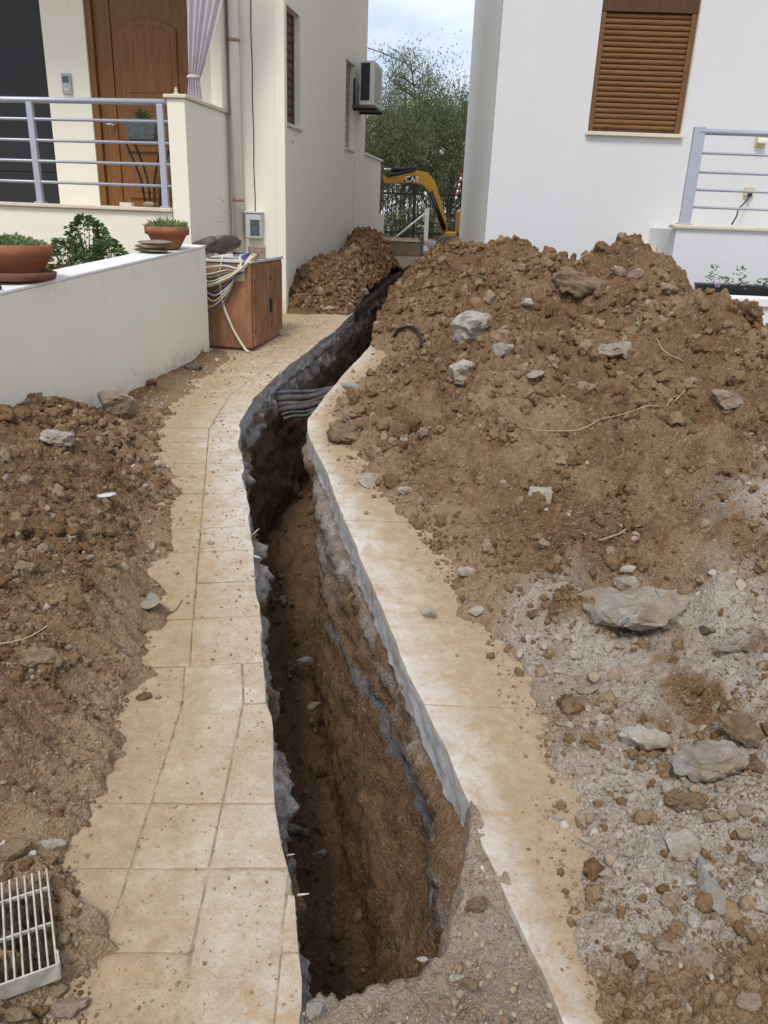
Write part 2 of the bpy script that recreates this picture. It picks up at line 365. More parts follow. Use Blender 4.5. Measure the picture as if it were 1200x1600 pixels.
def m_leaf(name, a, bc, tl=.25):
    m, nt, b = new_mat(name); p = objc(nt)
    c = ramp(nt, noise(nt, p, 3.0, 3, .6), [(.3, a), (.7, bc)])
    c = mix(nt, ramp(nt, noise(nt, p, 45, 2, .5), [(.35, 0.0), (.75, .6)]), c, tuple(min(1, x * 1.5) for x in bc))
    nt.links.new(c, b.inputs['Base Color']); b.inputs['Roughness'].default_value = .6
    t = nd(nt, 'ShaderNodeBsdfTranslucent'); nt.links.new(c, t.inputs['Color'])
    ms = nd(nt, 'ShaderNodeMixShader', Fac=tl); nt.links.new(b.outputs[0], ms.inputs[1]); nt.links.new(t.outputs[0], ms.inputs[2])
    o = [n for n in nt.nodes if n.type == 'OUTPUT_MATERIAL'][0]; nt.links.new(ms.outputs[0], o.inputs[0]); return m
def m_cabinet():
    m, nt, b = new_mat('weathered brown steel'); p = objc(nt)
    c = ramp(nt, noise(nt, stretch(nt, p, (3, 3, 1)), 3.5, 7, .66), [(.3, (.21, .092, .042)), (.52, (.31, .15, .076)), (.72, (.40, .235, .15))])
    c = mix(nt, ramp(nt, noise(nt, stretch(nt, p, (9, 9, 1.5)), 3, 6, .7), [(.55, 0.0), (.72, .5)]), c, (.36, .26, .20))
    c = mix(nt, ramp(nt, noise(nt, p, 40, 4, .7), [(.64, 0.0), (.7, .7)]), c, (.45, .40, .36))
    nt.links.new(c, b.inputs['Base Color']); b.inputs['Roughness'].default_value = .62; bump(nt, b, noise(nt, p, 50, 5), .2, .003); return m
M = dict(
    soil=m_soil(), trench=m_trench(), clod=m_clod(), gravel=m_gravel(), crumb=m_crumb(), paver=m_paver(), concrete=m_concrete(),
    cream=m_plaster('cream plaster', (.85, .805, .675), (.62, .57, .46), .22), bwall=m_plaster('boundary plaster', (.88, .825, .68), (.62, .52, .38), .45),
    white=m_plaster('white plaster', (.665, .665, .665), (.58, .57, .55), .16), stripe=m_plaster('white side plaster', (.73, .73, .71), (.6, .57, .5), .2),
    marble=m_plain('cream marble', (.66, .58, .45), .45, var=.1, scale=12), paint=m_plain('white paint', (.78, .77, .73), .7, var=.03),
    rail=m_plain('grey painted steel', (.42, .44, .50), .38, .25, var=.05), pvc=m_plain('cream plastic pipe', (.76, .73, .66), .45, var=.05, scale=6),
    copper=m_plain('copper strap', (.42, .22, .13), .5, .4), dark=m_plain('dark screen', (.022, .023, .024), .45, var=.1),
    wood=m_wood('door wood', (.15, .062, .019), (.255, .118, .040)), woodx=m_wood('shutter wood', (.13, .060, .021), (.225, .110, .041), 'x', .5),
    wooddk=m_wood('dark brown wood', (.075, .033, .015), (.11, .052, .024)),
    black=m_plain('black plastic', (.018, .018, .02), .5), blackst=m_plain('black steel', (.02, .02, .022), .5, .3), iron=m_plain('galvanised steel', (.50, .46, .39), .6, .25, var=.35, scale=30),
    grey=m_plain('grey plastic', (.40, .41, .42), .5), lgrey=m_plain('light grey plastic', (.58, .58, .56), .5), beige=m_plain('beige metal', (.42, .38, .30), .5),
    beigevent=m_plain('cream vent', (.55, .48, .30), .6), jointdust=m_plain('joint dust', (.42, .315, .195), .95, var=.35, scale=25), curtain=m_plain('mauve cloth', (.56, .50, .525), .9, var=.08, scale=14, spec=.1), tie=m_plain('pale tie', (.62, .55, .55), .9),
    terracotta=m_terracotta(), saucer=m_plain('dark terracotta', (.17, .07, .045), .7, var=.2), slate=m_rock('slate', (.14, .11, .09), (.26, .21, .17), (.38, .32, .26)),
    planter=m_plain('grey planter', (.10, .11, .12), .6, var=.35), whitepot=m_plain('white pot', (.72, .72, .70), .4, var=.03),
    leafd=m_leaf('dark shrub leaf', (.045, .085, .025), (.10, .16, .05)), leafs=m_leaf('succulent leaf', (.13, .19, .07), (.25, .32, .14)), leafa=m_leaf('aloe leaf', (.06, .11, .045), (.14, .20, .08)),
    leaft=m_leaf('tamarisk leaf', (.058, .075, .036), (.14, .155, .075)), leafg=m_leaf('bright tree leaf', (.055, .092, .028), (.13, .175, .06)), leafp=m_leaf('pale tree leaf', (.10, .105, .065), (.20, .20, .14)),
    bark=m_plain('bark', (.13, .10, .075), .9, var=.3, scale=20), stem=m_plain('stem', (.16, .11, .06), .85), straw=m_plain('dry straw', (.40, .31, .18), .8, var=.15),
    hose=m_plain('grey hose', (.50, .49, .46), .55, var=.1), wirec=m_plain('cream cable', (.62, .58, .44), .5), wirew=m_plain('white cable', (.66, .66, .64), .5), wireb=m_plain('blue cable', (.045, .06, .20), .45), wirek=m_plain('grey cable', (.16, .165, .18), .5), wireo=m_plain('brown cable', (.38, .24, .14), .5),
    cable=m_plain('dusty black cable', (.085, .076, .068), .75, var=.55, scale=14), cableblue=m_plain('dusty blue cable', (.085, .09, .11), .75, var=.5, scale=14), cablegr=m_plain('dusty green cable', (.075, .10, .06), .75, var=.4, scale=14),
    cab=m_cabinet(), cabtop=m_plain('cabinet top', (.55, .54, .50), .7, var=.15), yellow=m_plain('excavator yellow', (.46, .235, .03), .5, var=.12, scale=9), steel=m_plain('chrome rod', (.62, .62, .60), .25, .8), dirtst=m_plain('dirty steel', (.13, .105, .08), .7, .2, var=.4), letter=m_plain('white lettering', (.82, .82, .80), .5, var=.0, bmp=0),
    red=m_plain('red paint', (.40, .03, .025), .5), bluecloth=m_plain('dark blue cloth', (.022, .028, .06), .9), lav=m_plain('lavender petals', (.42, .30, .46), .7), plast=m_plain('white plastic scrap', (.50, .50, .52), .5),
    asphalt=m_plain('dusty lane', (.24, .19, .14), .95, var=.3, scale=2), wallbr=m_plain('brown block wall', (.23, .17, .12), .9, var=.25, scale=6),
    rwhite=m_rock('white limestone', (.43, .39, .33), (.60, .565, .50), (.76, .735, .69), .5), rgrey=m_rock('grey limestone', (.22, .205, .185), (.40, .37, .325), (.60, .565, .51), .55, .7),
    rblue=m_rock('blue grey marble', (.25, .245, .23), (.38, .375, .355), (.56, .55, .52), .35, .5), rbrown=m_rock('brown stone', (.14, .085, .045), (.23, .15, .085), (.31, .215, .13), .3),
    rbeige=m_rock('beige stone', (.28, .21, .14), (.38, .30, .205), (.50, .42, .31), .25), rpink=m_rock('pinkish stone', (.27, .175, .125), (.40, .285, .215), (.54, .44, .37), .3), rdark=m_rock('dark grey stone', (.06, .058, .055), (.115, .11, .105), (.19, .18, .17), .2),
    rred=m_rock('red brown stone', (.095, .045, .022), (.16, .078, .036), (.24, .13, .065), .2), rsandy=m_rock('sandy yellow stone', (.25, .175, .095), (.34, .25, .145), (.42, .325, .205), .15),
)
# ------------------------------------------------------------------ the lane, the trench and the spoil heaps
_XL = cubic([(.6, -.10), (1.05, -.14), (1.26, -.165), (1.52, -.23), (2.37, -.42), (3.24, -.61), (4.45, -.89), (4.82, -.965), (5.41, -.965), (6.18, -.87), (7.17, -.71), (7.79, -.58), (9.34, -.40), (11.27, -.13), (14.14, .28), (15, .4)])
_XR = cubic([(.6, .46), (1.07, .40), (1.33, .33), (1.69, .24), (2.40, .06), (3.09, -.11), (3.99, -.32), (4.74, -.515), (4.95, -.53), (5.32, -.48), (6.26, -.36), (7.12, -.21), (8.59, -.05), (10.74, .14), (13.28, .42), (15, .62)])
def XL(y): return _XL(y) + .006 * np.abs(fbm(np.asarray(y) * 17, np.full(np.shape(y), .1), 6, 3, .7)) + .012 * fbm(np.asarray(y) * 3.1, np.full(np.shape(y), .3), 5, 4, .6) + .008 * np.floor(2.4 * _h(np.floor(np.asarray(y) * 7), np.zeros(np.shape(y)), 3)) * .5
def XR(y): return _XR(y) - .004 * np.abs(fbm(np.asarray(y) * 17, np.full(np.shape(y), .1), 8, 3, .7)) + .008 * fbm(np.asarray(y) * 2.4, np.full(np.shape(y), .7), 9, 4, .6)
def wall_x(y): return -1.56 - .164 * (6.63 - y)            # face of the boundary wall on the left
HAL = math.radians(9.3); UL = np.array([math.sin(HAL), math.cos(HAL)]); VL = np.array([math.cos(HAL), -math.sin(HAL)]); CL = np.array([-1.17, 8.74])
def side_x(y): b = (y - CL[1]) / UL[1]; return CL[0] - .10 + b * UL[0]     # side wall of the left house
def rows(y0, y1, k, mn=.004):
    ys = [y0]
    while ys[-1] < y1: ys.append(ys[-1] + max(mn, k * ys[-1]))
    return np.array(ys)
HFS = []
class HF:
    """height field whose rows run across the lane"""
    def __init__(s, ys, xl, xr, n, bias=1.0):
        s.ys = ys; s.xl = xl(ys); s.xr = xr(ys); s.n = n; s.bias = bias
        u = np.linspace(0, 1, n) ** bias; s.X = s.xl[:, None] + (s.xr - s.xl)[:, None] * u[None]; s.Y = np.repeat(ys[:, None], n, 1); s.Z = np.zeros_like(s.X)
        HFS.append(s)
    def z(s, x, y):
        x = np.asarray(x, float); y = np.asarray(y, float)
        i = np.interp(y, s.ys, np.arange(len(s.ys))); i0 = np.clip(np.floor(i).astype(int), 0, len(s.ys) - 2); f = i - i0
        a = s.xl[i0]; b = s.xr[i0]; u = (x - a) / np.maximum(b - a, 1e-6)
        ok = (y >= s.ys[0]) & (y <= s.ys[-1]) & (u >= 0) & (u <= 1)
        j = np.clip(u, 0, 1) ** (1 / s.bias) * (s.n - 1); j0 = np.clip(np.floor(j).astype(int), 0, s.n - 2); g = j - j0
        Z = s.Z; v = (Z[i0, j0] * (1 - g) + Z[i0, j0 + 1] * g) * (1 - f) + (Z[i0 + 1, j0] * (1 - g) + Z[i0 + 1, j0 + 1] * g) * f
        return np.where(ok, v, -9)
    def build(s, name, mat, attrs): return link(name, grid_mesh(name, np.stack([s.X, s.Y, s.Z], -1), attrs), mat)
def surf(x, y):
    """top of whatever lies at x, y"""
    x = np.asarray(x, float); y = np.asarray(y, float)
    z = np.where((x > XL(y)) & (x < XR(y)) & (y > 1.2) & (y < 14), zg(y) - .9, zg(y))
    for h in HFS: z = np.maximum(z, h.z(x, y))
    return z
def hit(px, py):
    r = ray(px, py); t = np.exp(np.linspace(math.log(.9), math.log(16), 2500)); P = EYE + t[:, None] * r
    k = np.argmax(P[:, 2] <= surf(P[:, 0], P[:, 1])); return P[k]
def rough(X, Y, seed, s=1.0, clod=1.0):
    """crumbly earth relief: creased lumps of many sizes, with clods of irregular outline"""
    def w(c): return X + .30 * c * fbm(X / c * 1.3, Y / c * 1.3, seed + 5, 3, .6), Y + .30 * c * fbm(X / c * 1.3 + 9, Y / c * 1.3, seed + 6, 3, .6)
    r = .06 * fbm(X * 1.7, Y * 1.7, seed + 2, 3) + .030 * billow(X, Y, 3.6, seed + 3, 2) + .028 * billow(X, Y, 11, seed + 7, 5, .62)
    zone = sstep(-.15, .35, fbm(X * 1.3, Y * 1.3, seed + 4, 3)); z2 = .25 + .75 * zone
    r = r + clod * zone * .62 * lumps(*w(.30), .30, seed + 10, .34, .2, .5) + clod * z2 * .80 * lumps(*w(.13), .13, seed + 20, .44, .2, .55) + z2 * .62 * lumps(*w(.06), .06, seed + 30, .45, .25, .6) + .55 * lumps(*w(.03), .03, seed + 40, .5, .25, .6)
    return r * s
# -- ground sheet: goes on to the horizon, open along the trench
def build_ground():
    P, F = [], []
    yr = np.concatenate([np.linspace(.95, 14.2, 107)])
    def strip(cols, ys, zo):
        n0 = len(P); k = len(cols(ys[0]))
        for y in ys:
            for x in cols(y): P.append((x, y, float(zg(y)) + zo))
        for i in range(len(ys) - 1):
            for j in range(k - 1): a = n0 + i * k + j; F.append((a, a + 1, a + k + 1, a + k))
    strip(lambda y: [-400, -100, -30, -10, -5, -3, -2, float(_XL(y)) - (.10 if y < 8.8 else .001)], yr, -.035)
    strip(lambda y: [float(_XR(y)) + (.10 if y < 7.8 else -.004), 1, 2, 3, 5, 10, 30, 100, 400], yr, -.035)
    strip(lambda y: [-400, -100, -30, -10, -3, 0, 3, 10, 30, 100, 400], [-60, -20, -8, -3, 0, .96], -.035)
    strip(lambda y: [-400, -100, -30, -10, -3, 0, 3, 10, 30, 100, 400], [14.19, 15, 16, 17, 20, 26, 40, 80, 200, 600], -.035)
    me = bpy.data.meshes.new('ground'); me.from_pydata(P, [], F); me.update(); return tag(link('ground', me, M['asphalt']), kind='structure')
build_ground()
# -- trench: lofted cross sections, left wall, floor, right wall
def build_trench():
    ys = rows(.9, 14.3, .0042, .005); D = 1.12
    nl, nf, nr = 46, 26, 60
    dl = np.linspace(0, 1, nl) ** 1.25; dr = np.linspace(0, 1, nr)[::-1]
    Y = np.repeat(ys[:, None], nl + nf + nr, 1); X = np.zeros_like(Y); Z = np.zeros_like(Y); conc = np.zeros_like(Y); blue = np.zeros_like(Y)
    xl = _XL(ys)[:, None]; xr = _XR(ys)[:, None]; zt = zg(ys)[:, None] - .03; yy = ys[:, None]
    # left wall
    d = dl[None] * D
    n1 = fbm(Y[:, :nl] * 4, d * 5 + 3, 21, 5, .6); n2 = .06 * billow(Y[:, :nl], d + 5, 7, 33, 5, .6) + .4 * lumps(Y[:, :nl], d + 9, .05, 37, .35)
    lip = sstep(.095, .13, d) * sstep(.36, .18, d)
    jag = np.maximum(0, fbm(Y[:, :nl] * 5.5, d * 3, 51, 4, .65) + .25)
    X[:, :nl] = xl - .002 - .030 * sstep(9.1, 8.7, yy) * sstep(.13, .09, d) + lip * (.008 + .055 * jag) * sstep(7.5, 5, yy) + (.030 * n1 * sstep(.08, .14, d)) + .014 * fbm(Y[:, :nl] * 22, d * 2.5, 96, 3, .6) * sstep(.1, .2, d) + .45 * n2 * sstep(.09, .16, d) - .05 * sstep(.3, .9, d) * sstep(3.2, 2.5, yy) + .06 * sstep(.4, .9, d) * sstep(3.5, 5, yy)
    Z[:, :nl] = zt - d + .006 * fbm(Y[:, :nl] * 9, d * 9, 61, 3)
    cmask = lip * sstep(-.15, .2, fbm(Y[:, :nl] * 3, d * 6, 71, 3) + .25)
    far = sstep(6.5, 8.5, yy) * sstep(.62, .2, d) * sstep(-.1, .3, fbm(Y[:, :nl] * 2, d * 3, 73, 4) + .12)
    conc[:, :nl] = np.clip(cmask + .45 * far, 0, 1)
    # right wall, top part with broken sub-base, seam of blue grey clay half way down
    d = dr[None] * D; o = nl + nf
    n1 = fbm(Y[:, o:] * 3, d * 4 + 8, 81, 5, .55); n2 = .06 * billow(Y[:, o:], d * 1.6 + 15, 5, 83, 5, .6) + .4 * lumps(Y[:, o:], d + 19, .05, 87, .3)
    lip = sstep(.11, .14, d) * sstep(.32, .16, d); jag = np.maximum(0, fbm(Y[:, o:] * 5, d * 3, 91, 4, .6) + .1)
    slabbulge = .06 * np.exp(-((yy - 3.75) / .5) ** 2) * sstep(.10, .16, d) * sstep(.62, .35, d)
    ledge = .07 * sstep(2.0, 1.5, yy) * sstep(.05, .12, d)
    X[:, o:] = xr + .030 - .022 * sstep(.10, .14, d) - .13 * sstep(.12, .95, d) * sstep(4.6, 3.2, yy) - lip * (.004 + .03 * jag) + .014 * fbm(Y[:, o:] * 22, d * 2.5, 95, 3, .6) * sstep(.1, .2, d) - .022 * n1 * sstep(.1, .18, d) - .48 * n2 * sstep(.1, .17, d) + .20 * np.exp(-((yy - 4.95) / .55) ** 2) * sstep(.15, .7, d) - slabbulge - ledge
    Z[:, o:] = zt - d + .006 * fbm(Y[:, o:] * 9, d * 9, 101, 3)
    cm = lip * sstep(-.1, .2, fbm(Y[:, o:] * 3, d * 6, 111, 3) + .02); cm2 = np.exp(-((yy - 3.75) / .45) ** 2) * sstep(.05, .14, d) * sstep(.5, .3, d) * sstep(-.3, .2, fbm(Y[:, o:] * 4, d * 8, 113, 3) + .2)
    conc[:, o:] = np.clip(.55 * cm + .8 * cm2, 0, 1)
    ds = np.interp(ys, [1.3, 1.6, 2.0, 2.5, 3.0, 3.6], [.40, .36, .30, .36, .46, .62])[:, None] + .03 * fbm(Y[:, o:] * 4, d * 0, 121, 3)
    wd = np.interp(ys, [1.3, 1.6, 2.0, 2.5, 3.2, 3.6], [.020, .030, .052, .034, .026, .0])[:, None]
    blue[:, o:] = sstep(1.25, .7, np.abs(d - ds) / np.maximum(wd, .004)) * (ys[:, None] < 3.5) * (.75 + .25 * sstep(-.6, .0, fbm(Y[:, o:] * 9, d * 12, 125, 3)))
    # floor
    u = np.linspace(0, 1, nf + 2)[1:-1][None]; a = X[:, nl - 1:nl]; b = X[:, o:o + 1]
    X[:, nl:o] = a + (b - a) * u; f = Y[:, nl:o]; xx = X[:, nl:o]
    Z[:, nl:o] = zt - D + .06 * fbm(xx * 3, f * 3, 131, 4) + .6 * lumps(xx, f, .12, 133, .4) + .6 * lumps(xx, f, .05, 137, .5)
    Z = np.where(Y > 13.4, np.maximum(Z, zt - .035 - np.maximum(14.15 - Y, 0) * 1.6), Z)
    me = grid_mesh('trench', np.stack([X, Y, Z], -1), {'conc': conc, 'blue': blue})
    tag(link('trench', me, M['trench']), kind='structure')
build_trench()
# -- right spoil heap, grey gravelly ground in front of it
def at(px, py, y): r = ray(px, py); return EYE + r * (y / r[1])
_cr = [(float(at(*c)[1]), float(at(*c)[0]), float(at(*c)[2] - zg(c[2]))) for c in [(662, 416, 12.6), (690, 400, 10.5), (730, 400, 9.3), (768, 386, 8.2), (812, 378, 7.7), (855, 406, 7.3), (900, 390, 7.0), (938, 378, 6.7), (975, 386, 6.4), (1015, 408, 6.1), (1080, 452, 5.8), (1150, 488, 5.4), (1195, 512, 5.0)]]
_cr += [(4.2, 2.35, .55), (3.4, 2.2, .46), (2.6, 2.0, .36), (1.8, 1.7, .30), (1.0, 1.5, .26), (.5, 1.5, .26)]
_cr = sorted(_cr)
def lin(tab): t = np.array(tab); return lambda y: np.interp(y, t[:, 0], t[:, 1])
CX = cubic([(a, b) for a, b, c in _cr]); CH = lin([(a, c) for a, b, c in _cr])
XF = cubic([(.5, .50), (1.0, .49), (1.2, .485), (1.46, .46), (1.84, .50), (2.43, .385), (2.89, .28), (3.3, .17), (3.6, .08), (3.9, -.13), (4.42, -.21), (5.0, -.36), (5.5, -.34), (5.9, -.24), (6.3, -.10), (6.9, .02), (7.3, -.20), (8, -.19), (8.6, -.14), (10.7, .06), (13, .34), (14, .42)])
def right_edge(y): return np.where(y > 8.45, .96 + (y - 8.7) * .035 + .03, 3.9)
HR = HF(rows(.8, 13.2, .0031, .0035), lambda y: np.where(y > 7.0, np.maximum(XF(y) - .16, _XR(y) + .004), XF(y) - .16), lambda y: right_edge(y), 520, 1.35)
def heap_right():
    X, Y = HR.X, HR.Y
    xf = XF(Y) + .085 * fbm(Y * 2.2, Y * 0 + .5, 201, 5, .65) - .14 * sstep(7.0, 7.6, Y) + .02 * fbm(X * 14, Y * 14, 203, 3); xc = CX(Y); hc = CH(Y)
    s = (X - xf) / (xc - xf)
    up = hc * np.clip(s, 0, 1) * (1.55 - .55 * np.clip(s, 0, 1)); h = np.where(s < 1, up, hc - (X - xc) * .62)
    # no smooth sheet at the ridge
    env = sstep(-.02, .22, X - xf)
    toe = sstep(-.03, .05, X - xf)
    grey = sstep(.35, -.35, Y - 2.15 - .85 * (np.minimum(X, 2.2) - .45) + .5 * fbm(X * 1.4, Y * 1.4, 211, 4)) * sstep(-.25, .1, fbm(X * 2.3, Y * 2.3, 215, 4) + .22)
    r = rough(X, Y, 221, 1.0, 1 - .7 * grey) * (1 - .2 * grey)
    big = (.14 * fbm(X * 1.1, Y * 1.1, 231, 3) + .14 * billow(X, Y, 2.1, 235, 3)) * sstep(.1, .8, X - xf)
    lee = .09 * np.maximum(0, fbm(X * 3, Y * 3, 241, 3)) * env * (1 - .6 * grey)
    HR.Z = zg(Y) - .045 + .04 * toe + np.maximum(h, -.03) + r * (.25 * toe + .75 * env) + big + lee
    HR.Z = np.maximum(HR.Z, zg(Y) - .05)
    pale = sstep(.30, .05, X - xf) * (1 - grey) * .55
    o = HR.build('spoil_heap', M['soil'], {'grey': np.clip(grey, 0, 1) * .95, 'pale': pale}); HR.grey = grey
    tag(o, 'tall brown spoil heap piled against the white house, grey and gravelly in front', 'soil heap', kind='stuff')
heap_right()
# -- left spoil heap against the boundary wall
XG = cubic([(.5, -.52), (1.05, -.56), (1.16, -.60), (1.4, -.72), (1.72, -.76), (2.12, -.80), (2.55, -.85), (3.0, -.93), (3.41, -1.02), (4.0, -1.20), (4.5, -1.42), (5.4, -1.45), (6.0, -1.44), (6.7, -1.42)])
LH = lin([(.5, .28), (1.2, .32), (2, .50), (2.8, .50), (3.5, .42), (4.0, .30), (4.4, .17), (4.8, .06), (6.7, .035)])
HL = HF(rows(.8, 6.75, .0034, .004), lambda y: wall_x(y) - .05, lambda y: XG(y) + .18, 400, .85)
def heap_left():
    X, Y = HL.X, HL.Y
    xf = XG(Y) + .03 + .085 * fbm(Y * 2.7, Y * 0 + .2, 301, 5, .65) + .02 * fbm(X * 13, Y * 13, 303, 3); d = xf - X
    w = np.maximum(xf - wall_x(Y), .2); s = np.clip(d / np.minimum(w, .95), 0, 1.4)
    h = LH(Y) * np.where(s < 1, s * (1.35 - .35 * s), 1.0)
    env = sstep(-.02, .22, d); toe = sstep(-.03, .05, d); k = sstep(4.9, 4.3, Y) * .7 + .3
    r = rough(X, Y, 321, 1.0)
    HL.Z = np.maximum(zg(Y) - .045 + .04 * toe + h + (r * (.3 * toe + .7 * env) + .07 * fbm(X * 1.6, Y * 1.6, 331, 3) * env) * k, zg(Y) - .05)
    pit = sstep(.07, .0, np.maximum(np.abs(X + .84) - .24, 0)) * sstep(.05, .0, np.maximum(np.abs(Y - 1.29) - .15, 0)); HL.Z = HL.Z + pit * (np.minimum(HL.Z, zg(Y) + .045) - HL.Z)
    HL.pale = sstep(.30, .03, d) * .5 + .15 * sstep(1.8, 1.2, Y)
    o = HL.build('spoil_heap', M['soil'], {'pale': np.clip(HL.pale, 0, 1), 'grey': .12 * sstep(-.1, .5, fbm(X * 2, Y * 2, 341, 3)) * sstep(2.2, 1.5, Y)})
    tag(o, 'low brown spoil heap against the cream boundary wall at the left edge', 'soil heap', kind='stuff')
heap_left()
# -- heap between the left house and the trench
FH = lin([(8.5, -.05), (8.85, .02), (9.15, .26), (9.6, .46), (10.3, .50), (10.9, .40), (11.6, .50), (12.1, .66), (12.6, .46), (13.2, .12), (13.6, -.1)])
HX = HF(rows(8.55, 13.5, .0022), lambda y: side_x(y) - .04, lambda y: _XL(y) + .01, 110)
def heap_far():
    X, Y = HX.X, HX.Y; s = (HX.xr[:, None] - X) / (HX.xr - HX.xl)[:, None]
    h = FH(Y + .25 * fbm(X * 2, Y * 2, 401, 3)) * np.clip(.25 + 2.1 * s, 0, 1) * (1 - .25 * sstep(.7, 1, s))
    HX.Z = np.maximum(zg(Y) - .02 + np.maximum(h, -.03) + rough(X, Y, 421, 1.15) * sstep(-.03, .12, h), zg(Y) - .05)
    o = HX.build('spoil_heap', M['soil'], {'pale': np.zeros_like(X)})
    tag(o, 'dark brown spoil heap between the side of the cream house and the trench', 'soil heap', kind='stuff')
heap_far()
# -- rubble fill at the near end of the trench
YE = lin([(-.3, 1.17), (-.12, 1.185), (.0, 1.21), (.06, 1.225), (.12, 1.245), (.16, 1.27), (.19, 1.34), (.215, 1.42), (.24, 1.56), (.27, 1.72)])
HN = HF(rows(.75, 1.9, 0, .0045), lambda y: _XL(y) - .02, lambda y: _XR(y) + .02, 130)
def fill_near():
    X, Y = HN.X, HN.Y; ye = YE(X) + .022 * fbm(X * 16, Y * 0, 501, 4, .6) + .05 * fbm(X * 8, Y * 8, 503, 3, .6) * sstep(.12, .2, X); over = np.maximum(Y - ye, 0)
    rim = sstep(.16, .0, XR(Y) - X)
    HN.Z = zg(Y) - .062 + .045 * rim + .45 * rough(X, Y, 521, 1.0) - over * 5.0 - .05 * sstep(-.05, .0, Y - ye)
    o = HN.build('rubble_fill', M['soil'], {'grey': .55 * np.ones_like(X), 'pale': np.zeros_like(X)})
    tag(o, 'crumbly grey brown rubble filling the near end of the trench', 'rubble', kind='stuff')
fill_near()
# -- concrete beds with their cut edge, and the paving slabs on them
def bed(name, xe, side, xo, y0, y1, th, jag):
    ys = rows(y0, y1, .006, .008); n = 10; e = xe(ys); P = np.zeros((len(ys), n + 2, 3))
    d = np.concatenate([[0, 0], np.linspace(0, 1, n - 1)[1:]]) if False else np.linspace(0, 1, n)
    # columns: outer top, edge top, then down the face
    for j in range(n + 2):
        if j == 0: x, z = xo(ys), np.full(len(ys), -.0031)
        elif j == 1: x, z = e - side * .004, np.full(len(ys), -.0031)
        else:
            t = (j - 2) / (n - 1); x = e + side * (jag * (fbm(ys * 9, ys * 0 + t * 2.2, 611, 4, .62)) * (.2 + 1.2 * t) + .012 * t * np.maximum(0, perlin(ys * 14, ys * 0 + t * 3, 615)) - .002)
            z = np.full(len(ys), -.008 - th * t) + .010 * fbm(ys * 8, ys * 0 + 2, 617, 3) * t
        P[:, j] = np.stack([x, ys, zg(ys) + z], -1)
    o = tag(link(name, grid_mesh(name, P), M['concrete']), kind='structure'); o.data.materials.append(M['jointdust'])
    mi = np.zeros(len(o.data.polygons), np.int32); mi[::n + 1] = 1; o.data.polygons.foreach_set('material_index', mi); return o
bedL = bed('path_bed', XL, 1, lambda y: np.minimum(wall_x(np.minimum(y, 6.7)), XG(np.minimum(y, 6.7)) - .3), .85, 8.95, .115, .012)
bedR = bed('path_bed', XR, -1, lambda y: XF(y) + .35, .85, 8.0, .125, .007)
paths = {}
def slab(parent, t, l, r, inner):
    """one paving slab: worn, slightly uneven top with a soft edge, skirt down into the bed"""
    ch = .006; W = float(np.mean(r - l)); e = min(.3, ch / max(W, .02)); fr = np.array([0, e, .3, .5, .7, 1 - e, 1]) if W > .05 else np.array([0, .3, .7, 1])
    f2 = np.clip((np.array([t[0] + ch, t[-1] - ch])), t[0], t[-1]); tt = np.unique(np.concatenate([t, f2])); L = np.interp(tt, t, l); R_ = np.interp(tt, t, r); sd = random.uniform(0, 99)
    L = L + .0022 * fbm(tt * 28, tt * 0 + sd, 801, 3); R_ = R_ + .0022 * fbm(tt * 28, tt * 0 + sd + 5, 803, 3)
    X = L[:, None] + (R_ - L)[:, None] * fr[None]; Y = np.repeat(tt[:, None], len(fr), 1); n, m = X.shape
    Y[0] += .0025 * fbm(X[0] * 28, X[0] * 0 + sd, 805, 3); Y[-1] += .0025 * fbm(X[-1] * 28, X[0] * 0 + sd + 3, 807, 3)
    Z = zg(Y) + .0016 * fbm(X * 9, Y * 9, 811, 2) + random.uniform(-.0008, .0018) + random.uniform(-.004, .004) * (X - X.mean()) + random.uniform(-.003, .003) * (Y - Y.mean())
    if inner == 'L': Y = Y + SHR(Y) * (X - REF(Y))
    bd = np.zeros((n, m), bool); bd[0] = bd[-1] = True; bd[:, 0] = bd[:, -1] = True; Z[bd] -= .0010 + .002 * np.maximum(0, fbm(X[bd] * 35, Y[bd] * 35, 813, 2))
    idx = np.arange(n * m).reshape(n, m); F = np.stack([idx[:-1, :-1], idx[:-1, 1:], idx[1:, 1:], idx[1:, :-1]], -1).reshape(-1, 4).tolist()
    loop = list(idx[0]) + list(idx[1:, -1]) + list(idx[-1, -2::-1]) + list(idx[-2:0:-1, 0]); V = np.stack([X, Y, Z], -1).reshape(-1, 3); k0 = len(V); sk = V[loop].copy(); sk[:, 2] -= .03; V = np.vstack([V, sk]); q = len(loop)
    F += [[loop[i], k0 + i, k0 + (i + 1) % q, loop[(i + 1) % q]] for i in range(q)]
    me = bpy.data.meshes.new('paving_slab'); me.from_pydata(V.tolist(), [], F); me.update()
    x, y = V[:, 0], V[:, 1]
    if inner == 'L':
        dd = np.clip(1 - (x - XG(np.minimum(y, 6.7))) / .45, 0, 1); ww = np.clip(1 - (XL(y) - x) / .25, 0, 1) * (.25 + .75 * sstep(2.6, 3.4, y) * sstep(5.6, 4.8, y)); dd = np.maximum(dd, .34 + .3 * sstep(6.2, 7.5, y))
    else:
        dd = np.clip(1.05 - (XF(y) - x) / .30, .2, 1); ww = np.clip(1 - (x - XR(y)) / .07, 0, 1) * .9
    for nm, vals in (('dust', dd), ('worn', ww)): me.attributes.new(nm, 'FLOAT', 'POINT').data.foreach_set('value', np.clip(vals, 0, 1).astype(np.float32))
    return link('paving_slab', me, M['paver'], parent)
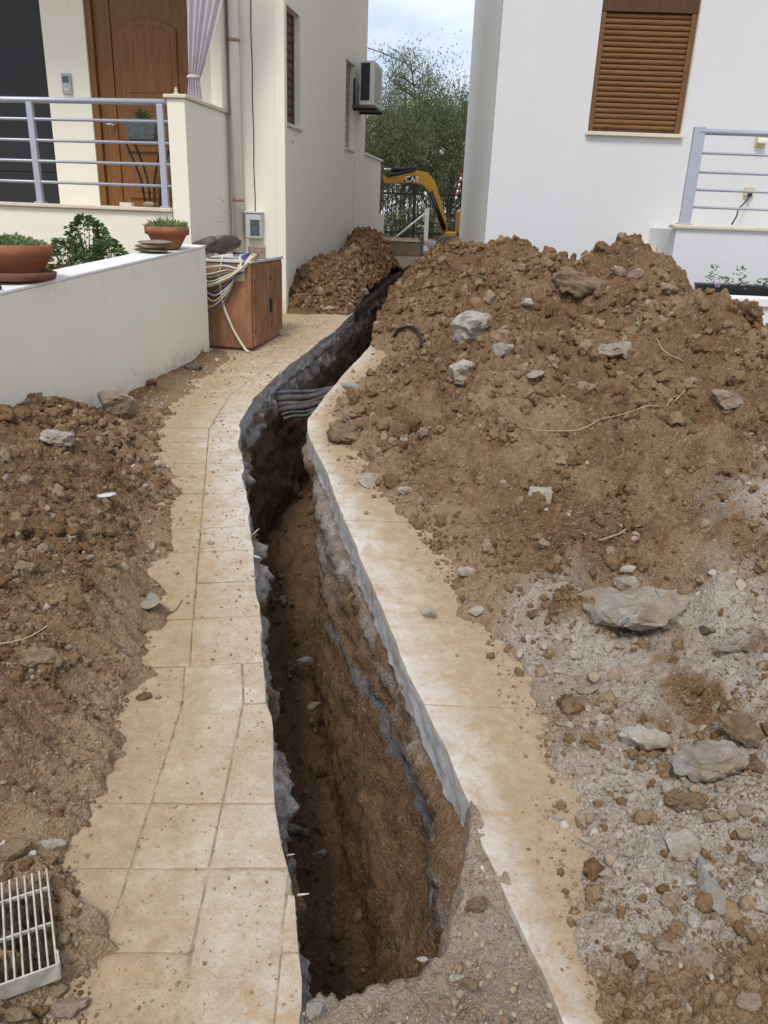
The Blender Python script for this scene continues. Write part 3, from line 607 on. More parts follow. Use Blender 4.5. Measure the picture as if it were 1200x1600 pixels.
def lay(parent, ref, cols, ylist, lo, hi, side):
    gap = .0030
    for k in range(len(cols) - 1):
        i = 0; random.seed(900 + k)
        while i < len(ylist) - 1:
            j = i + 1
            if random.random() < .28 and j < len(ylist) - 1: j += 1
            ya, yb = ylist[i] + gap, ylist[j] - gap; i = j
            t = np.linspace(ya, yb, max(4, int((yb - ya) / .05))); l = np.maximum(ref(t) + cols[k] + gap, lo(t)); r = np.minimum(ref(t) + cols[k + 1] - gap, hi(t))
            ok = r - l > .012
            if ok.sum() < 3 or t[ok][-1] - t[ok][0] < .03: continue
            slab(parent, t[ok], l[ok], r[ok], 'L' if parent is bedL else 'R')
REF = lin([(.5, -.34), (2.02, -.415), (4.7, -.945), (5.4, -.965), (8.9, -.44), (9.5, -.35)])
SHR = cubic([(.5, .05), (1.9, .05), (2.3, .2), (4.5, .2), (5.0, .0), (5.8, -.15), (9, -.15)])
ylL = [.78, .99, 1.19, 1.405, 1.61, 2.02, 2.23, 2.52, 2.78, 3.05, 3.28, 3.68, 3.92, 4.1, 4.45, 4.7, 5.0, 5.4, 5.8, 6.1, 6.5, 6.9, 7.2, 7.6, 8.0, 8.4, 8.9]
for _c, _yl in (([-1.0, -.78, -.575, -.37, -.185, 0, .19, .38], ylL[:7]), ([-1.0, -.62, -.17, .6], ylL[6:])): lay(bedL, REF, _c, _yl, lambda y: np.minimum(XG(np.minimum(y, 6.7)) - .12, 9) + np.where(y > 6.7, -.0, 0), lambda y: XL(y + SHR(y) * (XL(y) - REF(y))) - .001, 1)
REFR = lin([(.5, .43), (1.36, .395), (1.7, .43), (2.4, .30), (3, .17), (4, -.06), (5, -.25), (6, -.12), (7, .10), (8.2, .2)])
lay(bedR, REFR, [-.6, .62], [.8, 2.05, 3.4, 4.7, 6.0, 6.6, 7.9], lambda y: XR(y) + .001, lambda y: XF(y) + .16, 1)
# ------------------------------------------------------------------ stones
def rock_mesh(name, seed, dims=(1, 1, 1), cuts=9, sub=3, rough_=.16, soft=False):
    rs = np.random.default_rng(seed); bm = bmesh.new(); bmesh.ops.create_icosphere(bm, subdivisions=sub, radius=1.0)
    V = np.array([v.co[:] for v in bm.verts])
    for k in range(cuts):
        n = rs.normal(size=3); n /= np.linalg.norm(n); d = rs.uniform(.45, .88) if not soft else rs.uniform(.72, .95)
        e = V @ n - d; V = V - np.maximum(e, 0)[:, None] * n * (.9 if not soft else .8)
    V /= np.abs(V).max(0); dm = np.array(dims) / 2; g = float(np.prod(dm) ** (1 / 3)); off = Vector(rs.uniform(-50, 50, 3))
    for i, v in enumerate(bm.verts):
        p = Vector(V[i] * dm); q = p / g; nrm = Vector(V[i] / dm); nrm.normalize()
        a = mnoise.fractal(q * 1.6 + off, .7, 2.1, 5) * rough_ * 1.1 + (abs(mnoise.noise(q * 3.1 + off)) - .25) * rough_ * (.9 if soft else .7) + (abs(mnoise.noise(q * 7 + off)) - .25) * rough_ * (.7 if soft else .3)
        v.co = p + nrm * a * min(g, dm.min() * 1.6)
    me = bpy.data.meshes.new(name); bm.to_mesh(me); bm.free()
    smooth(me, True); me.set_sharp_from_angle(angle=math.radians(30 if not soft else 75)); return me
def proto(colname, mat, n, cuts, soft, rough_, seed, sub=2):
    c = bpy.data.collections.new(colname)
    for k in range(n):
        me = rock_mesh(colname, seed + k, (1, random.uniform(.7, 1), random.uniform(.55, .85)), cuts, sub, rough_, soft); me.materials.append(mat)
        c.objects.link(bpy.data.objects.new(colname + '_shape', me))
    return c
P_CRUMB = proto('crumb_shapes', M['crumb'], 10, 6, True, .34, 980); P_CLOD = proto('clod_shapes', M['clod'], 10, 8, True, .42, 900, 3); P_GRAV = proto('gravel_shapes', M['gravel'], 10, 24, False, .14, 950)
def instancer():
    ng = {}
    def make(coll):
        g = bpy.data.node_groups.new('scatter_' + coll.name, 'GeometryNodeTree'); g.interface.new_socket('Geometry', in_out='INPUT', socket_type='NodeSocketGeometry'); g.interface.new_socket('Geometry', in_out='OUTPUT', socket_type='NodeSocketGeometry')
        N, L = g.nodes, g.links; gi = N.new('NodeGroupInput'); go = N.new('NodeGroupOutput'); iop = N.new('GeometryNodeInstanceOnPoints'); ci = N.new('GeometryNodeCollectionInfo')
        ci.inputs['Collection'].default_value = coll; ci.inputs['Separate Children'].default_value = True; ci.inputs['Reset Children'].default_value = True
        def na(n, t): a = N.new('GeometryNodeInputNamedAttribute'); a.data_type = t; a.inputs['Name'].default_value = n; return a.outputs['Attribute']
        L.new(gi.outputs[0], iop.inputs['Points']); L.new(ci.outputs[0], iop.inputs['Instance']); iop.inputs['Pick Instance'].default_value = True
        L.new(na('idx', 'INT'), iop.inputs['Instance Index']); L.new(na('rot', 'FLOAT_VECTOR'), iop.inputs['Rotation']); L.new(na('scl', 'FLOAT'), iop.inputs['Scale']); L.new(iop.outputs[0], go.inputs[0])
        return g
    def run(name, coll, P, S, label, cat):
        if coll.name not in ng: ng[coll.name] = make(coll)
        n = len(P); me = bpy.data.meshes.new(name); me.vertices.add(n); me.vertices.foreach_set('co', P.reshape(-1).astype(np.float32))
        a = me.attributes.new('rot', 'FLOAT_VECTOR', 'POINT'); a.data.foreach_set('vector', RNG.uniform(0, 6.283, n * 3).astype(np.float32))
        a = me.attributes.new('scl', 'FLOAT', 'POINT'); a.data.foreach_set('value', S.astype(np.float32))
        a = me.attributes.new('idx', 'INT', 'POINT'); a.data.foreach_set('value', RNG.integers(0, 10, n).astype(np.int32))
        o = link(name, me); m = o.modifiers.new('scatter', 'NODES'); m.node_group = ng[coll.name]; tag(o, label, cat, kind='stuff'); return o
    return run
scatter = instancer()
def sizes(n, lo, hi, a=2.2):
    u = RNG.random(n); return (lo ** (1 - a) + u * (hi ** (1 - a) - lo ** (1 - a))) ** (1 / (1 - a))
def sample(n, y0, y1, xlo, xhi, pw=1.0):
    """denser towards the viewer's end of the lane, where finer crumbs can be told apart"""
    u = RNG.random(n); y = y0 * (y1 / y0) ** (u ** pw); x = xlo(y) + (xhi(y) - xlo(y)) * RNG.random(n); return x, y
def strew(name, coll, x, y, lo, hi, label, cat, keep=None, a=2.3, sink=.25):
    if keep is not None: k = keep(x, y) > RNG.random(len(x)); x, y = x[k], y[k]
    s = sizes(len(x), 1, hi / lo, a) * lo * np.clip(y / 2.0, .75, 1.9); z = surf(x, y) + s * (.5 - sink) * .7
    scatter(name, coll, np.stack([x, y, z], -1), s, label, cat)
def greyf(x, y):
    i = np.clip(np.searchsorted(HR.ys, y), 0, len(HR.ys) - 1); u = np.clip((x - HR.xl[i]) / (HR.xr[i] - HR.xl[i]), 0, 1) ** (1 / HR.bias); return HR.grey[i, np.round(u * (HR.n - 1)).astype(int)]
patch = lambda s, k=3.0, o=.5: (lambda x, y: np.clip(fbm(x * k, y * k, s, 3) * .8 + o, .05, 1))
xr_vis = lambda y: np.minimum(np.where(y > 8.3, right_edge(y) - .03, CX(y) + .5), .62 * y + .45)
x, y = sample(42000, .95, 12.8, lambda y: XF(y) - .02, xr_vis, .9)
strew('earth_crumbs', P_CLOD, x, y, .005, .05, 'loose brown crumbs of earth all over the right heap', 'crumbs', lambda x, y: (1 - .6 * greyf(x, y)) * patch(601)(x, y), 2.7, .36)
x, y = sample(7000, 4.2, 9.5, lambda y: XF(y) + .1, xr_vis, 1.0)
strew('earth_clods', P_CLOD, x, y, .013, .06, 'crumbling brown clods heaped over the upper part of the right heap', 'clods', patch(611, 2.2, .35), 2.5, .3)
x, y = sample(2600, 1.8, 4.4, lambda y: np.maximum(wall_x(y) + .01, -.55 * y - .5), lambda y: XG(y) - .12, 1.0)
strew('earth_clods', P_CLOD, x, y, .013, .055, 'crumbling brown clods heaped over the upper part of the left heap', 'clods', patch(613, 2.2, .35), 2.5, .3)
x, y = sample(21000, .95, 7, lambda y: XF(y) - .02, xr_vis, 1.0)
strew('gravel', P_GRAV, x, y, .005, .045, 'loose grey and cream gravel over the front of the right heap', 'gravel', lambda x, y: (.05 + .95 * greyf(x, y)) * patch(603)(x, y), 2.9, .38)
x, y = sample(20000, .95, 5.0, lambda y: np.maximum(wall_x(y) + .01, -.55 * y - .5), lambda y: XG(y) + .02, 1.0)
strew('earth_crumbs', P_CLOD, x, y, .0045, .04, 'loose brown crumbs of earth all over the left heap', 'crumbs', patch(605), 2.9, .38)
x, y = sample(2400, .95, 6.6, lambda y: np.maximum(wall_x(y) + .01, -.55 * y - .5), lambda y: XG(y) + .02, 1.0)
strew('gravel', P_GRAV, x, y, .005, .03, 'small stones mixed into the left heap and along the wall foot', 'gravel', patch(607), 2.6)
x, y = sample(6000, 8.8, 13.2, lambda y: side_x(y) + .02, lambda y: XL(y) - .02)
strew('earth_crumbs', P_CLOD, x, y, .008, .05, 'loose brown crumbs of earth on the heap beside the cream house', 'crumbs')
def nearfoot(foot, sgn, w, o=0.0): return lambda x, y: np.exp(-np.maximum(0, sgn * (foot(y) - x) + o) / w) * np.clip(fbm(x * 5, y * 5, 609, 3) + .55, .05, 1)
x, y = sample(8000, .95, 8.5, lambda y: XR(y) + .01, lambda y: XF(y) + .03)
strew('earth_crumbs', P_CRUMB, x, y, .003, .022, 'earth crumbs spilled on the right strip of paving', 'crumbs', nearfoot(XF, 1, .05), 2.9, .3)
x, y = sample(9000, .95, 8.6, lambda y: XG(np.minimum(y, 6.7)), lambda y: XL(y) - .01)
strew('earth_crumbs', P_CRUMB, x, y, .003, .022, 'earth crumbs spilled on the left strip of paving', 'crumbs', nearfoot(lambda y: XG(np.minimum(y, 6.7)), -1, .08), 2.9, .3)
x, y = sample(2600, .95, 8.4, lambda y: XG(np.minimum(y, 6.7)), lambda y: XL(y) - .01)
strew('earth_crumbs', P_CRUMB, x, y, .0025, .012, 'fine earth grit scattered over the whole left strip of paving', 'crumbs', None, 3.0, .3)
x = RNG.uniform(-.14, .42, 5200); y = RNG.uniform(.95, 1.75, 5200); k = (y < YE(x) - .11) & (x > XL(y) + .005) & (x < XR(y) - .005)
strew('gravel', P_GRAV, x[k], y[k], .005, .04, 'small stones and crumbs in the rubble at the near end of trench', 'gravel', lambda x, y: np.full(len(x), .18), 2.8, .38)
strew('earth_crumbs', P_CRUMB, x[k], y[k], .004, .03, 'dry crumbs of earth in the rubble at the near end of trench', 'crumbs', lambda x, y: np.full(len(x), .45), 2.8, .38)
x, y = sample(300, 1.0, 3.6, lambda y: XF(y) + .05, xr_vis, 1.0)
strew('gravel', P_GRAV, x, y, .018, .055, 'larger pale stones strewn over the gravelly front of right heap', 'gravel', lambda x, y: .15 + .85 * greyf(x, y), 2.4, .3)
x, y = sample(500, 1.3, 9, lambda y: _XL(y) + .03, lambda y: _XR(y) - .05)
scatter('earth_crumbs', P_CLOD, np.stack([x, y, zg(y) - .03 - 1.12 + .03], -1), sizes(len(x), .015, .07, 2.4), 'fallen crumbs of earth along the floor of the trench', 'crumbs')

_rk = [0]
def rock(name, label, cat, px, py, w, h, mat, group=None, flat=.7, cuts=9, soft=False, rz=None, sink=.30, tilt=.25, dist=None, deep=1.0, rough_=.17):
    """a stone that lies where the line of sight meets the ground; w, h are its seen width and height"""
    _rk[0] += 1; sd = 1300 + _rk[0]; random.seed(sd)
    p = hit(px, py) if dist is None else EYE + ray(px, py) * dist
    depth = float((p - EYE) @ CF); W = w * depth / 1200; Hh = h * depth / 1200
    el = math.asin(min(.95, max(.1, (CAM_H - p[2]) / np.linalg.norm(p - EYE))))
    T = W * flat * .75; Ly = max((Hh - T * math.cos(el)) / max(math.sin(el), .35), W * .45) * deep
    me = rock_mesh(name, sd, (W * 1.05, Ly, T), cuts + 5, 4 if w > 38 else 3, rough_ if not soft else .30, soft)
    o = link(name, me, M[mat]); z = float(surf(p[0], p[1])) if dist is None else p[2]
    o.location = (p[0], p[1], z + T * (.5 - sink)); o.rotation_euler = (random.uniform(-tilt, tilt), random.uniform(-tilt, tilt), random.uniform(-.35, .35) if rz is None else rz)
    tag(o, label, cat, group); return o
ROCKS = [
 ('stone', 'grey and white flat rock lying alone high on the right heap', 950, 565, 80, 38, 'rgrey', dict(flat=.55, rz=.15, sink=.1)),
 ('stone', 'tall pale cream boulder half buried in the slope of right heap', 735, 540, 62, 70, 'rwhite', dict(flat=1.3, sink=.15)),
 ('stone', 'pale cream boulder poking out just below the tall pale boulder', 722, 600, 50, 60, 'rwhite', dict(flat=1.2, sink=.15)),
 ('stone', 'square grey block of stone right of the two pale boulders', 786, 558, 36, 34, 'rblue', dict(flat=.9, sink=.15)),
 ('stone', 'largest flat boulder on the right with a hollow under its edge', 985, 975, 176, 118, 'rgrey', dict(flat=.42, rz=-.12, sink=.05, tilt=.12, cuts=12, rough_=.22)),
 ('stone', 'grey cobble resting on the back of the largest flat boulder', 972, 924, 46, 36, 'rgrey', dict(flat=.75, sink=.05)),
 ('stone', 'oval white rock with a tan top, left of the biggest rounded rock', 1012, 1172, 92, 52, 'rwhite', dict(flat=.62, rz=-.1, sink=.15)),
 ('stone', 'biggest rounded rock at lower right, tan on top and dark below', 1114, 1208, 120, 106, 'rgrey', dict(flat=.75, sink=.12, cuts=8)),
 ('earth_clod', 'brown lump of earth tucked under the biggest rounded rock', 1070, 1260, 64, 42, 'rbrown', dict(soft=True, flat=.7)),
 ('earth_clod', 'square brown lump of earth behind the biggest rounded rock', 1162, 1146, 64, 60, 'rbrown', dict(soft=True, flat=.75)),
 ('stone', 'red brown stone with a pale rim at right edge', 1172, 1196, 46, 50, 'rred', dict(flat=.8)),
 ('stone', 'white and grey rock half sunk below the brown lump', 1060, 1326, 64, 58, 'rwhite', dict(flat=.55)),
 ('stone', 'long bluish grey rock standing upright in the gravel', 1110, 1386, 44, 84, 'rblue', dict(flat=.7, rz=.1)),
 ('stone', 'pinkish stone left of the long bluish grey rock', 1046, 1411, 44, 30, 'rpink', dict(flat=.6)),
 ('stone', 'bright white stone alone in the grey gravel at lower right', 1007, 1457, 25, 28, 'rwhite', dict(flat=.8)),
 ('stone', 'flat grey brown shard lying left of the pointed beige shard', 1046, 1476, 46, 42, 'rpink', dict(flat=.35, rz=-.6)),
 ('stone', 'pointed beige shard of stone at lower right', 1110, 1504, 38, 74, 'rbeige', dict(flat=.35, rz=.25)),
 ('stone', 'white grey rock on the middle slope of the right heap', 845, 778, 40, 46, 'rwhite', dict(flat=.8)),
 ('stone', 'crusty white chunk beside the big earth clod on the paving', 577, 752, 44, 40, 'rwhite', dict(flat=.4)),
 ('stone', 'round white stone right of the crusty white chunk', 633, 770, 24, 20, 'rwhite', dict(flat=.8)),
 ('stone', 'white stone lying alone on the right strip of paving', 672, 963, 27, 26, 'rwhite', dict(flat=.8, sink=.15)),
 ('stone', 'broken white stone at the foot of the right heap', 727, 897, 40, 26, 'rwhite', dict(flat=.6)),
 ('stone', 'small white stone below the broken white stone', 745, 958, 24, 22, 'rwhite', dict(flat=.7)),
 ('stone', 'small upright white stone above the crusty white chunk', 632, 690, 14, 22, 'rwhite', dict(flat=.9)),
 ('earth_clod', 'big rounded brown earth clod at the bend of right paving', 540, 690, 58, 48, 'rbrown', dict(soft=True, flat=.75, sink=.12)),
 ('stone', 'flat pale grey stone on paving above the cable bundle', 556, 610, 46, 18, 'rblue', dict(flat=.4, sink=.2)),
 ('stone', 'small white stone near the curved black hose', 566, 549, 16, 18, 'rwhite', dict(flat=.9)),
 ('stone', 'dark grey stone right of the largest flat boulder', 1104, 988, 26, 28, 'rdark', dict(flat=.8)),
 ('stone', 'white pebble above the grey cobble on the flat boulder', 978, 895, 27, 20, 'rwhite', dict(flat=.7)),
 ('stone', 'cream flat stone in the hollow under the largest flat boulder', 918, 1078, 36, 24, 'rbeige', dict(flat=.4)),
 ('stone', 'brown flat stone touching the cream flat stone', 908, 1098, 42, 22, 'rbrown', dict(flat=.4)),
 ('earth_clod', 'dark reddish clod left of the brown flat stone', 886, 1100, 28, 40, 'rred', dict(soft=True, flat=.9)),
 ('earth_clod', 'dark brown clod on the ridge in front of white boundary wall', 1168, 497, 44, 42, 'rred', dict(soft=True, flat=.9, sink=.2)),
 ('earth_clod', 'big overhanging brown clod below the top of right heap', 900, 462, 90, 52, 'rbrown', dict(soft=True, flat=.6, sink=.15)),
 ('stone', 'pinkish stone near the top of the right heap', 966, 427, 24, 20, 'rpink', dict(flat=.8)),
 ('stone', 'pale pink stone right of the pinkish stone near heap top', 994, 432, 30, 18, 'rpink', dict(flat=.8)),
 ('stone', 'pinkish white stone where two dry straws meet', 1080, 600, 26, 16, 'rpink', dict(flat=.8)),
 ('stone', 'brown layered rock on the right end of the heap slope', 1140, 635, 62, 44, 'rpink', dict(flat=.7)),
 ('stone', 'white flat stone on the dark heap beside cream house', 515, 483, 22, 18, 'rwhite', dict(flat=.4)),
 ('stone', 'pale stone at the corner of the brown cabinet', 438, 524, 30, 14, 'rbeige', dict(flat=.7)),
 ('stone', 'left one of two cream stones below the biggest rounded rock', 1114, 1282, 30, 20, 'rbeige', dict(flat=.8)),
 ('stone', 'right one of two cream stones below the biggest rounded rock', 1142, 1276, 28, 24, 'rbeige', dict(flat=.8)),
 ('stone', 'upright tan stone right of the two cream stones', 1164, 1268, 24, 36, 'rbeige', dict(flat=.9)),
 ('stone', 'white pebble right of the bright white stone', 1104, 1451, 20, 14, 'rwhite', dict(flat=.8)),
 ('stone', 'flat cream stone below the right one of the two cream stones', 1164, 1306, 32, 24, 'rbeige', dict(flat=.6)),
 ('stone', 'white angular stone above the lower right corner gravel', 1020, 1512, 16, 22, 'rwhite', dict(flat=.8)),
 ('stone', 'pale grey stone at the left of trench end rubble', 490, 1580, 24, 30, 'rblue', dict(flat=.8)),
 ('stone', 'white stone in the middle of the trench end rubble', 660, 1500, 18, 14, 'rwhite', dict(flat=.8)),
 ('stone', 'brown round stone in the right of trench end rubble', 735, 1540, 28, 24, 'rbrown', dict(soft=True, flat=.8)),
 ('stone', 'white grey stone at the right of trench end rubble', 716, 1532, 30, 20, 'rwhite', dict(flat=.7)),
 ('stone', 'cream stone at the bottom edge of trench end rubble', 615, 1594, 40, 22, 'rbeige', dict(flat=.6)),
 ('stone', 'round sandy yellow boulder on the left heap', 62, 1042, 66, 54, 'rsandy', dict(soft=True, flat=.8, sink=.2)),
 ('stone', 'white stone above the metal grate', 82, 1325, 40, 22, 'rwhite', dict(flat=.7)),
 ('stone', 'large tan rock at left edge just above the metal grate', 20, 1338, 58, 48, 'rsandy', dict(flat=.8)),
 ('stone', 'orange brown stone at the edge of the left paving', 222, 1092, 30, 22, 'rred', dict(flat=.7)),
 ('stone', 'pink and white rock at the bottom left corner', 108, 1580, 58, 48, 'rpink', dict(flat=.7)),
 ('stone', 'sandy yellow rock cut by the bottom edge at left', 28, 1592, 52, 34, 'rsandy', dict(flat=.8)),
 ('stone', 'round tan clod right of the metal grate', 100, 1470, 24, 32, 'rsandy', dict(soft=True, flat=.9)),
 ('earth_clod', 'left clod of the three just below the metal grate', 42, 1536, 26, 22, 'rsandy', dict(soft=True, flat=.9)),
 ('earth_clod', 'upper right clod of the three just below the metal grate', 76, 1528, 20, 20, 'rsandy', dict(soft=True, flat=.9)),
 ('earth_clod', 'lower right clod of the three just below the metal grate', 92, 1550, 26, 30, 'rsandy', dict(soft=True, flat=.9)),
 ('concrete_chunk', 'white chunk of broken concrete on the crest of left heap', 84, 690, 62, 30, 'rwhite', dict(flat=.6)),
 ('plaster_shard', 'long thin white shard on the left heap', 157, 776, 50, 20, 'plast', dict(flat=.16, rz=-.35, sink=.35, tilt=.3)),
 ('earth_clod', 'pointed brown clod on the crest of left heap by the wall', 55, 648, 26, 26, 'rred', dict(soft=True, flat=1.0, sink=.2)),
 ('concrete_chunk', 'cracked pale concrete block at the foot of boundary wall', 182, 655, 64, 56, 'rbeige', dict(flat=1.1, sink=.12)),
 ('stone', 'grey slate piece leaning at the foot of boundary wall', 300, 576, 30, 12, 'rdark', dict(flat=.5)),
 ('stone', 'brown piece of brick at the foot of boundary wall', 236, 602, 18, 18, 'rred', dict(flat=.9)),
 ('earth_clod', 'wide brown clod at left edge of the left heap', 22, 835, 50, 40, 'rred', dict(soft=True, flat=.8)),
 ('stone', 'tan angular stone half way down the left heap', 40, 890, 34, 26, 'rsandy', dict(flat=.8)),
 ('stone', 'grey stone at the upper middle of the left heap', 140, 875, 18, 16, 'rgrey', dict(flat=.8)),
 ('stone', 'small white chip where left heap meets the paving', 225, 762, 16, 12, 'rwhite', dict(flat=.5)),
 ('stone', 'blue grey stone lying on the trench floor', 475, 1035, 26, 16, 'rblue', dict(flat=.7)),
 ('stone', 'pale stone on the trench floor below the blue grey one', 490, 1105, 18, 24, 'rgrey', dict(flat=.7)),
 ('stone', 'dark blue stone low on the trench floor at left', 458, 1295, 24, 20, 'rblue', dict(flat=.7)),
 ('stone', 'pale stone low on the trench floor', 500, 1335, 22, 18, 'rgrey', dict(flat=.7)),
 ('stone', 'grey stone on the upper right heap beside small hole', 835, 590, 26, 24, 'rblue', dict(flat=.7)),
 ('stone', 'white broken chunk between the oval white rock and gravel', 942, 1232, 20, 16, 'rwhite', dict(flat=.8)),
 ('stone', 'angular white chunk left of the white and grey sunken rock', 985, 1335, 26, 22, 'rwhite', dict(flat=.8)),
 ('stone', 'pale broken chunk at the right edge below the flat cream stone', 1186, 1348, 30, 26, 'rwhite', dict(flat=.7)),
 ('stone', 'white broken chunk at the right edge low in the picture', 1190, 1420, 22, 24, 'rwhite', dict(flat=.8)),
 ('stone', 'pinkish rock at the very bottom right corner', 1168, 1566, 44, 36, 'rpink', dict(flat=.6)),
 ('stone', 'pale grey block half buried right of the largest flat boulder', 1150, 1010, 60, 46, 'rgrey', dict(flat=.7, sink=.35)),
 ('stone', 'white stone at the foot of the pile left of dark hollow', 840, 1040, 16, 14, 'rwhite', dict(flat=.8)),
 ('earth_clod', 'brown lump on the rubble where it meets the right slab', 745, 1420, 40, 30, 'rbrown', dict(soft=True, flat=.8)),
 ('earth_clod', 'brown lump of earth on the rim of the trench end', 640, 1478, 34, 22, 'rbrown', dict(soft=True, flat=.8)),
 ('stone', 'pale stone embedded near the crest of the middle mound', 822, 478, 18, 22, 'rwhite', dict(flat=.8)),
]
for nm, lb, px, py, w, h, mt, kw in ROCKS:
    rock(nm, lb, {'stone': 'stone', 'earth_clod': 'clod', 'concrete_chunk': 'concrete', 'plaster_shard': 'shard'}[nm], px, py, w, h, mt, **kw)
# loose clods that nothing tells apart
random.seed(77)
def clods(n, region, label, group, lo, hi, mats):
    base = [rock_mesh('earth_clod', 2000 + k + n, (1, random.uniform(.75, 1), random.uniform(.6, .85)), 6, 3, .34, True) for k in range(6)]
    c = 0
    while c < n:
        x, y = region(); s = random.uniform(lo, hi) * min(2.0, max(.8, y / 2.6)); z = float(surf(x, y))
        me = base[random.randrange(6)]; o = link('earth_clod', me, None); 
        if not len(me.materials): me.materials.append(M['clod'])
        o.scale = (s, s, s); o.location = (x, y, z + s * .08); o.rotation_euler = [random.uniform(0, 6.28) for _ in range(3)]
        tag(o, label, 'clod', group); c += 1
def reg_right():
    y = 1.2 * (8.0 / 1.2) ** random.random(); lo = float(XF(y)) + .05; hi = min(float(CX(y)), .46 * y + .25); return random.uniform(lo, max(hi, lo + .1)), y
def reg_left():
    y = 1.05 * (4.4 / 1.05) ** random.random(); lo = max(float(wall_x(y)) + .05, -.46 * y - .25); return random.uniform(lo, float(XG(y)) - .04), y
def reg_far():
    y = random.uniform(9.2, 12.6); return random.uniform(float(side_x(y)) + .1, float(XL(y)) - .1), y
random.seed(99)
for _k in range(34):
    while True:
        _y = 1.15 * (3.0 / 1.15) ** random.random(); _x = random.uniform(float(XF(_y)) + .12, .44 * _y + .2)
        if float(greyf(np.array([_x]), np.array([_y]))[0]) > .4: break
    _s = random.uniform(.022, .06) * max(.8, _y / 2); _m = rock_mesh('rubble_chunk', 3000 + _k, (_s, _s * random.uniform(.6, .9), _s * random.uniform(.4, .7)), 16, 3, .16)
    _o = link('rubble_chunk', _m, M['rwhite'], None, (_x, _y, float(surf(_x, _y)) + _s * .06)); _o.rotation_euler = (random.uniform(-.4, .4), random.uniform(-.4, .4), random.uniform(0, 6.28))
    tag(_o, 'small angular whitish chunk of rubble in the grey dust at right', 'rubble', 'whitish rubble chunks in the grey dust')
random.seed(77)
clods(70, reg_right, 'fist sized brown earth clod lying loose on the right spoil heap', 'loose clods on the right heap', .035, .07, None)
clods(36, reg_left, 'fist sized brown earth clod lying loose on the left spoil heap', 'loose clods on the left heap', .03, .065, None)
clods(16, reg_far, 'brown earth clod lying loose on the heap beside the cream house', 'loose clods on the far heap', .05, .10, None)
# ------------------------------------------------------------------ cream house on the left (local frame: x along the front, y into the depth)
LRZ = -HAL
FL = 1.555          # porch floor
lh = empty('cream_house', (CL[0], CL[1], 0), LRZ)
tag(lh, 'cream two storey house with raised porch and brown front door', 'house')
def wall_open(name, mat, parent, x0, x1, y0, y1, z0, z1, openings):
    """front wall with rectangular openings (x0, x1, z0, z1), built from butted blocks"""
    m = MB(); xs = sorted({x0, x1, *[o[0] for o in openings], *[o[1] for o in openings]})
    for a, b in zip(xs[:-1], xs[1:]):
        op = sorted([(o[2], o[3]) for o in openings if o[0] <= a + 1e-6 and o[1] >= b - 1e-6]); z = z0
        for p, q in op:
            if p > z + 1e-6: m.box(a, b, y0, y1, z, p)
            z = max(z, q)
        if z < z1 - 1e-6: m.box(a, b, y0, y1, z, z1)
    return m.build(name, mat, parent)
def wall_open_side(name, mat, parent, x0, x1, y0, y1, z0, z1, openings):
    m = MB(); ys = sorted({y0, y1, *[o[0] for o in openings], *[o[1] for o in openings]})
    for a, b in zip(ys[:-1], ys[1:]):
        op = sorted([(o[2], o[3]) for o in openings if o[0] <= a + 1e-6 and o[1] >= b - 1e-6]); z = z0
        for p, q in op:
            if p > z + 1e-6: m.box(x0, x1, a, b, z, p)
            z = max(z, q)
        if z < z1 - 1e-6: m.box(x0, x1, a, b, z, z1)
    return m.build(name, mat, parent)
ZT = 6.6
wall_open('front_wall', M['cream'], lh, -5.2, -.105, 0, .25, 0, ZT, [(-3.75, -2.60, FL, 3.86), (-2.12, -1.0, FL, 3.86)])
SA = -.10
wall_open_side('side_wall', M['cream'], lh, -.35, SA, .252, 4.6, 0, ZT, [(.32, .93, 2.47, 3.56), (3.20, 3.75, 2.47, 3.56)])
box('corner_pilaster', M['cream'], lh, -.1048, 0, 0, .09, 0, ZT, .004)
box('rear_wall', M['cream'], lh, -5.2, -.352, 4.4, 4.6, 0, ZT); box('far_side_wall', M['cream'], lh, -5.2, -5.0, .252, 4.398, 0, ZT); box('roof', M['paint'], lh, -5.3, .06, -.1, 4.7, ZT, ZT + .15)
# porch
box('porch_floor', M['marble'], lh, -5.2, -.765, -1.02, -.002, 1.40, FL, .002)
box('porch_front', M['cream'], lh, -5.2, -.78, -1.10, -1.022, 0, 1.53, .003)
box('porch_sill', M['marble'], lh, -5.2, -.775, -1.135, -1.0, 1.532, 1.568, .008)
pp = box('porch_parapet', M['cream'], lh, -.77, -.60, -1.10, -.002, 0, 2.49, .004)
box('coping', M['marble'], pp, -.795, -.575, -1.125, -.02, 2.492, 2.525, .008)
box('porch_column', M['cream'], lh, -.70, -.585, -.20, -.002, 2.527, 4.5, .006)
box('porch_roof', M['cream'], lh, -5.2, -.5, -1.3, -.003, 4.5, 4.7)
# windows on the side
for k, (b0, b1) in enumerate([(.32, .93), (3.20, 3.75)]):
    w = box('window', M['wooddk'] if k == 0 else M['paint'], lh, -.22, -.19, b0, b1, 2.47, 3.56, .002)
    box('frame', M['wooddk'] if k == 0 else M['beige'], w, -.19, -.165, b0 + .002, b0 + .06, 2.49, 3.55); box('frame', M['wooddk'] if k == 0 else M['beige'], w, -.19, -.165, b1 - .06, b1 - .002, 2.49, 3.55)
    for q in range(12): box('slat', M['wooddk'] if k == 0 else M['beige'], w, -.189, -.172, b0 + .062, b1 - .062, 2.50 + q * .087, 2.58 + q * .087, .006)
    box('sill', M['marble'], w, -.188, SA + .03, b0 - .02, b1 + .02, 2.435, 2.468, .004)
box('expansion_joint', M['beige'], lh, SA - .001, SA + .002, 3.84, 3.85, .4, 2.4, 0)
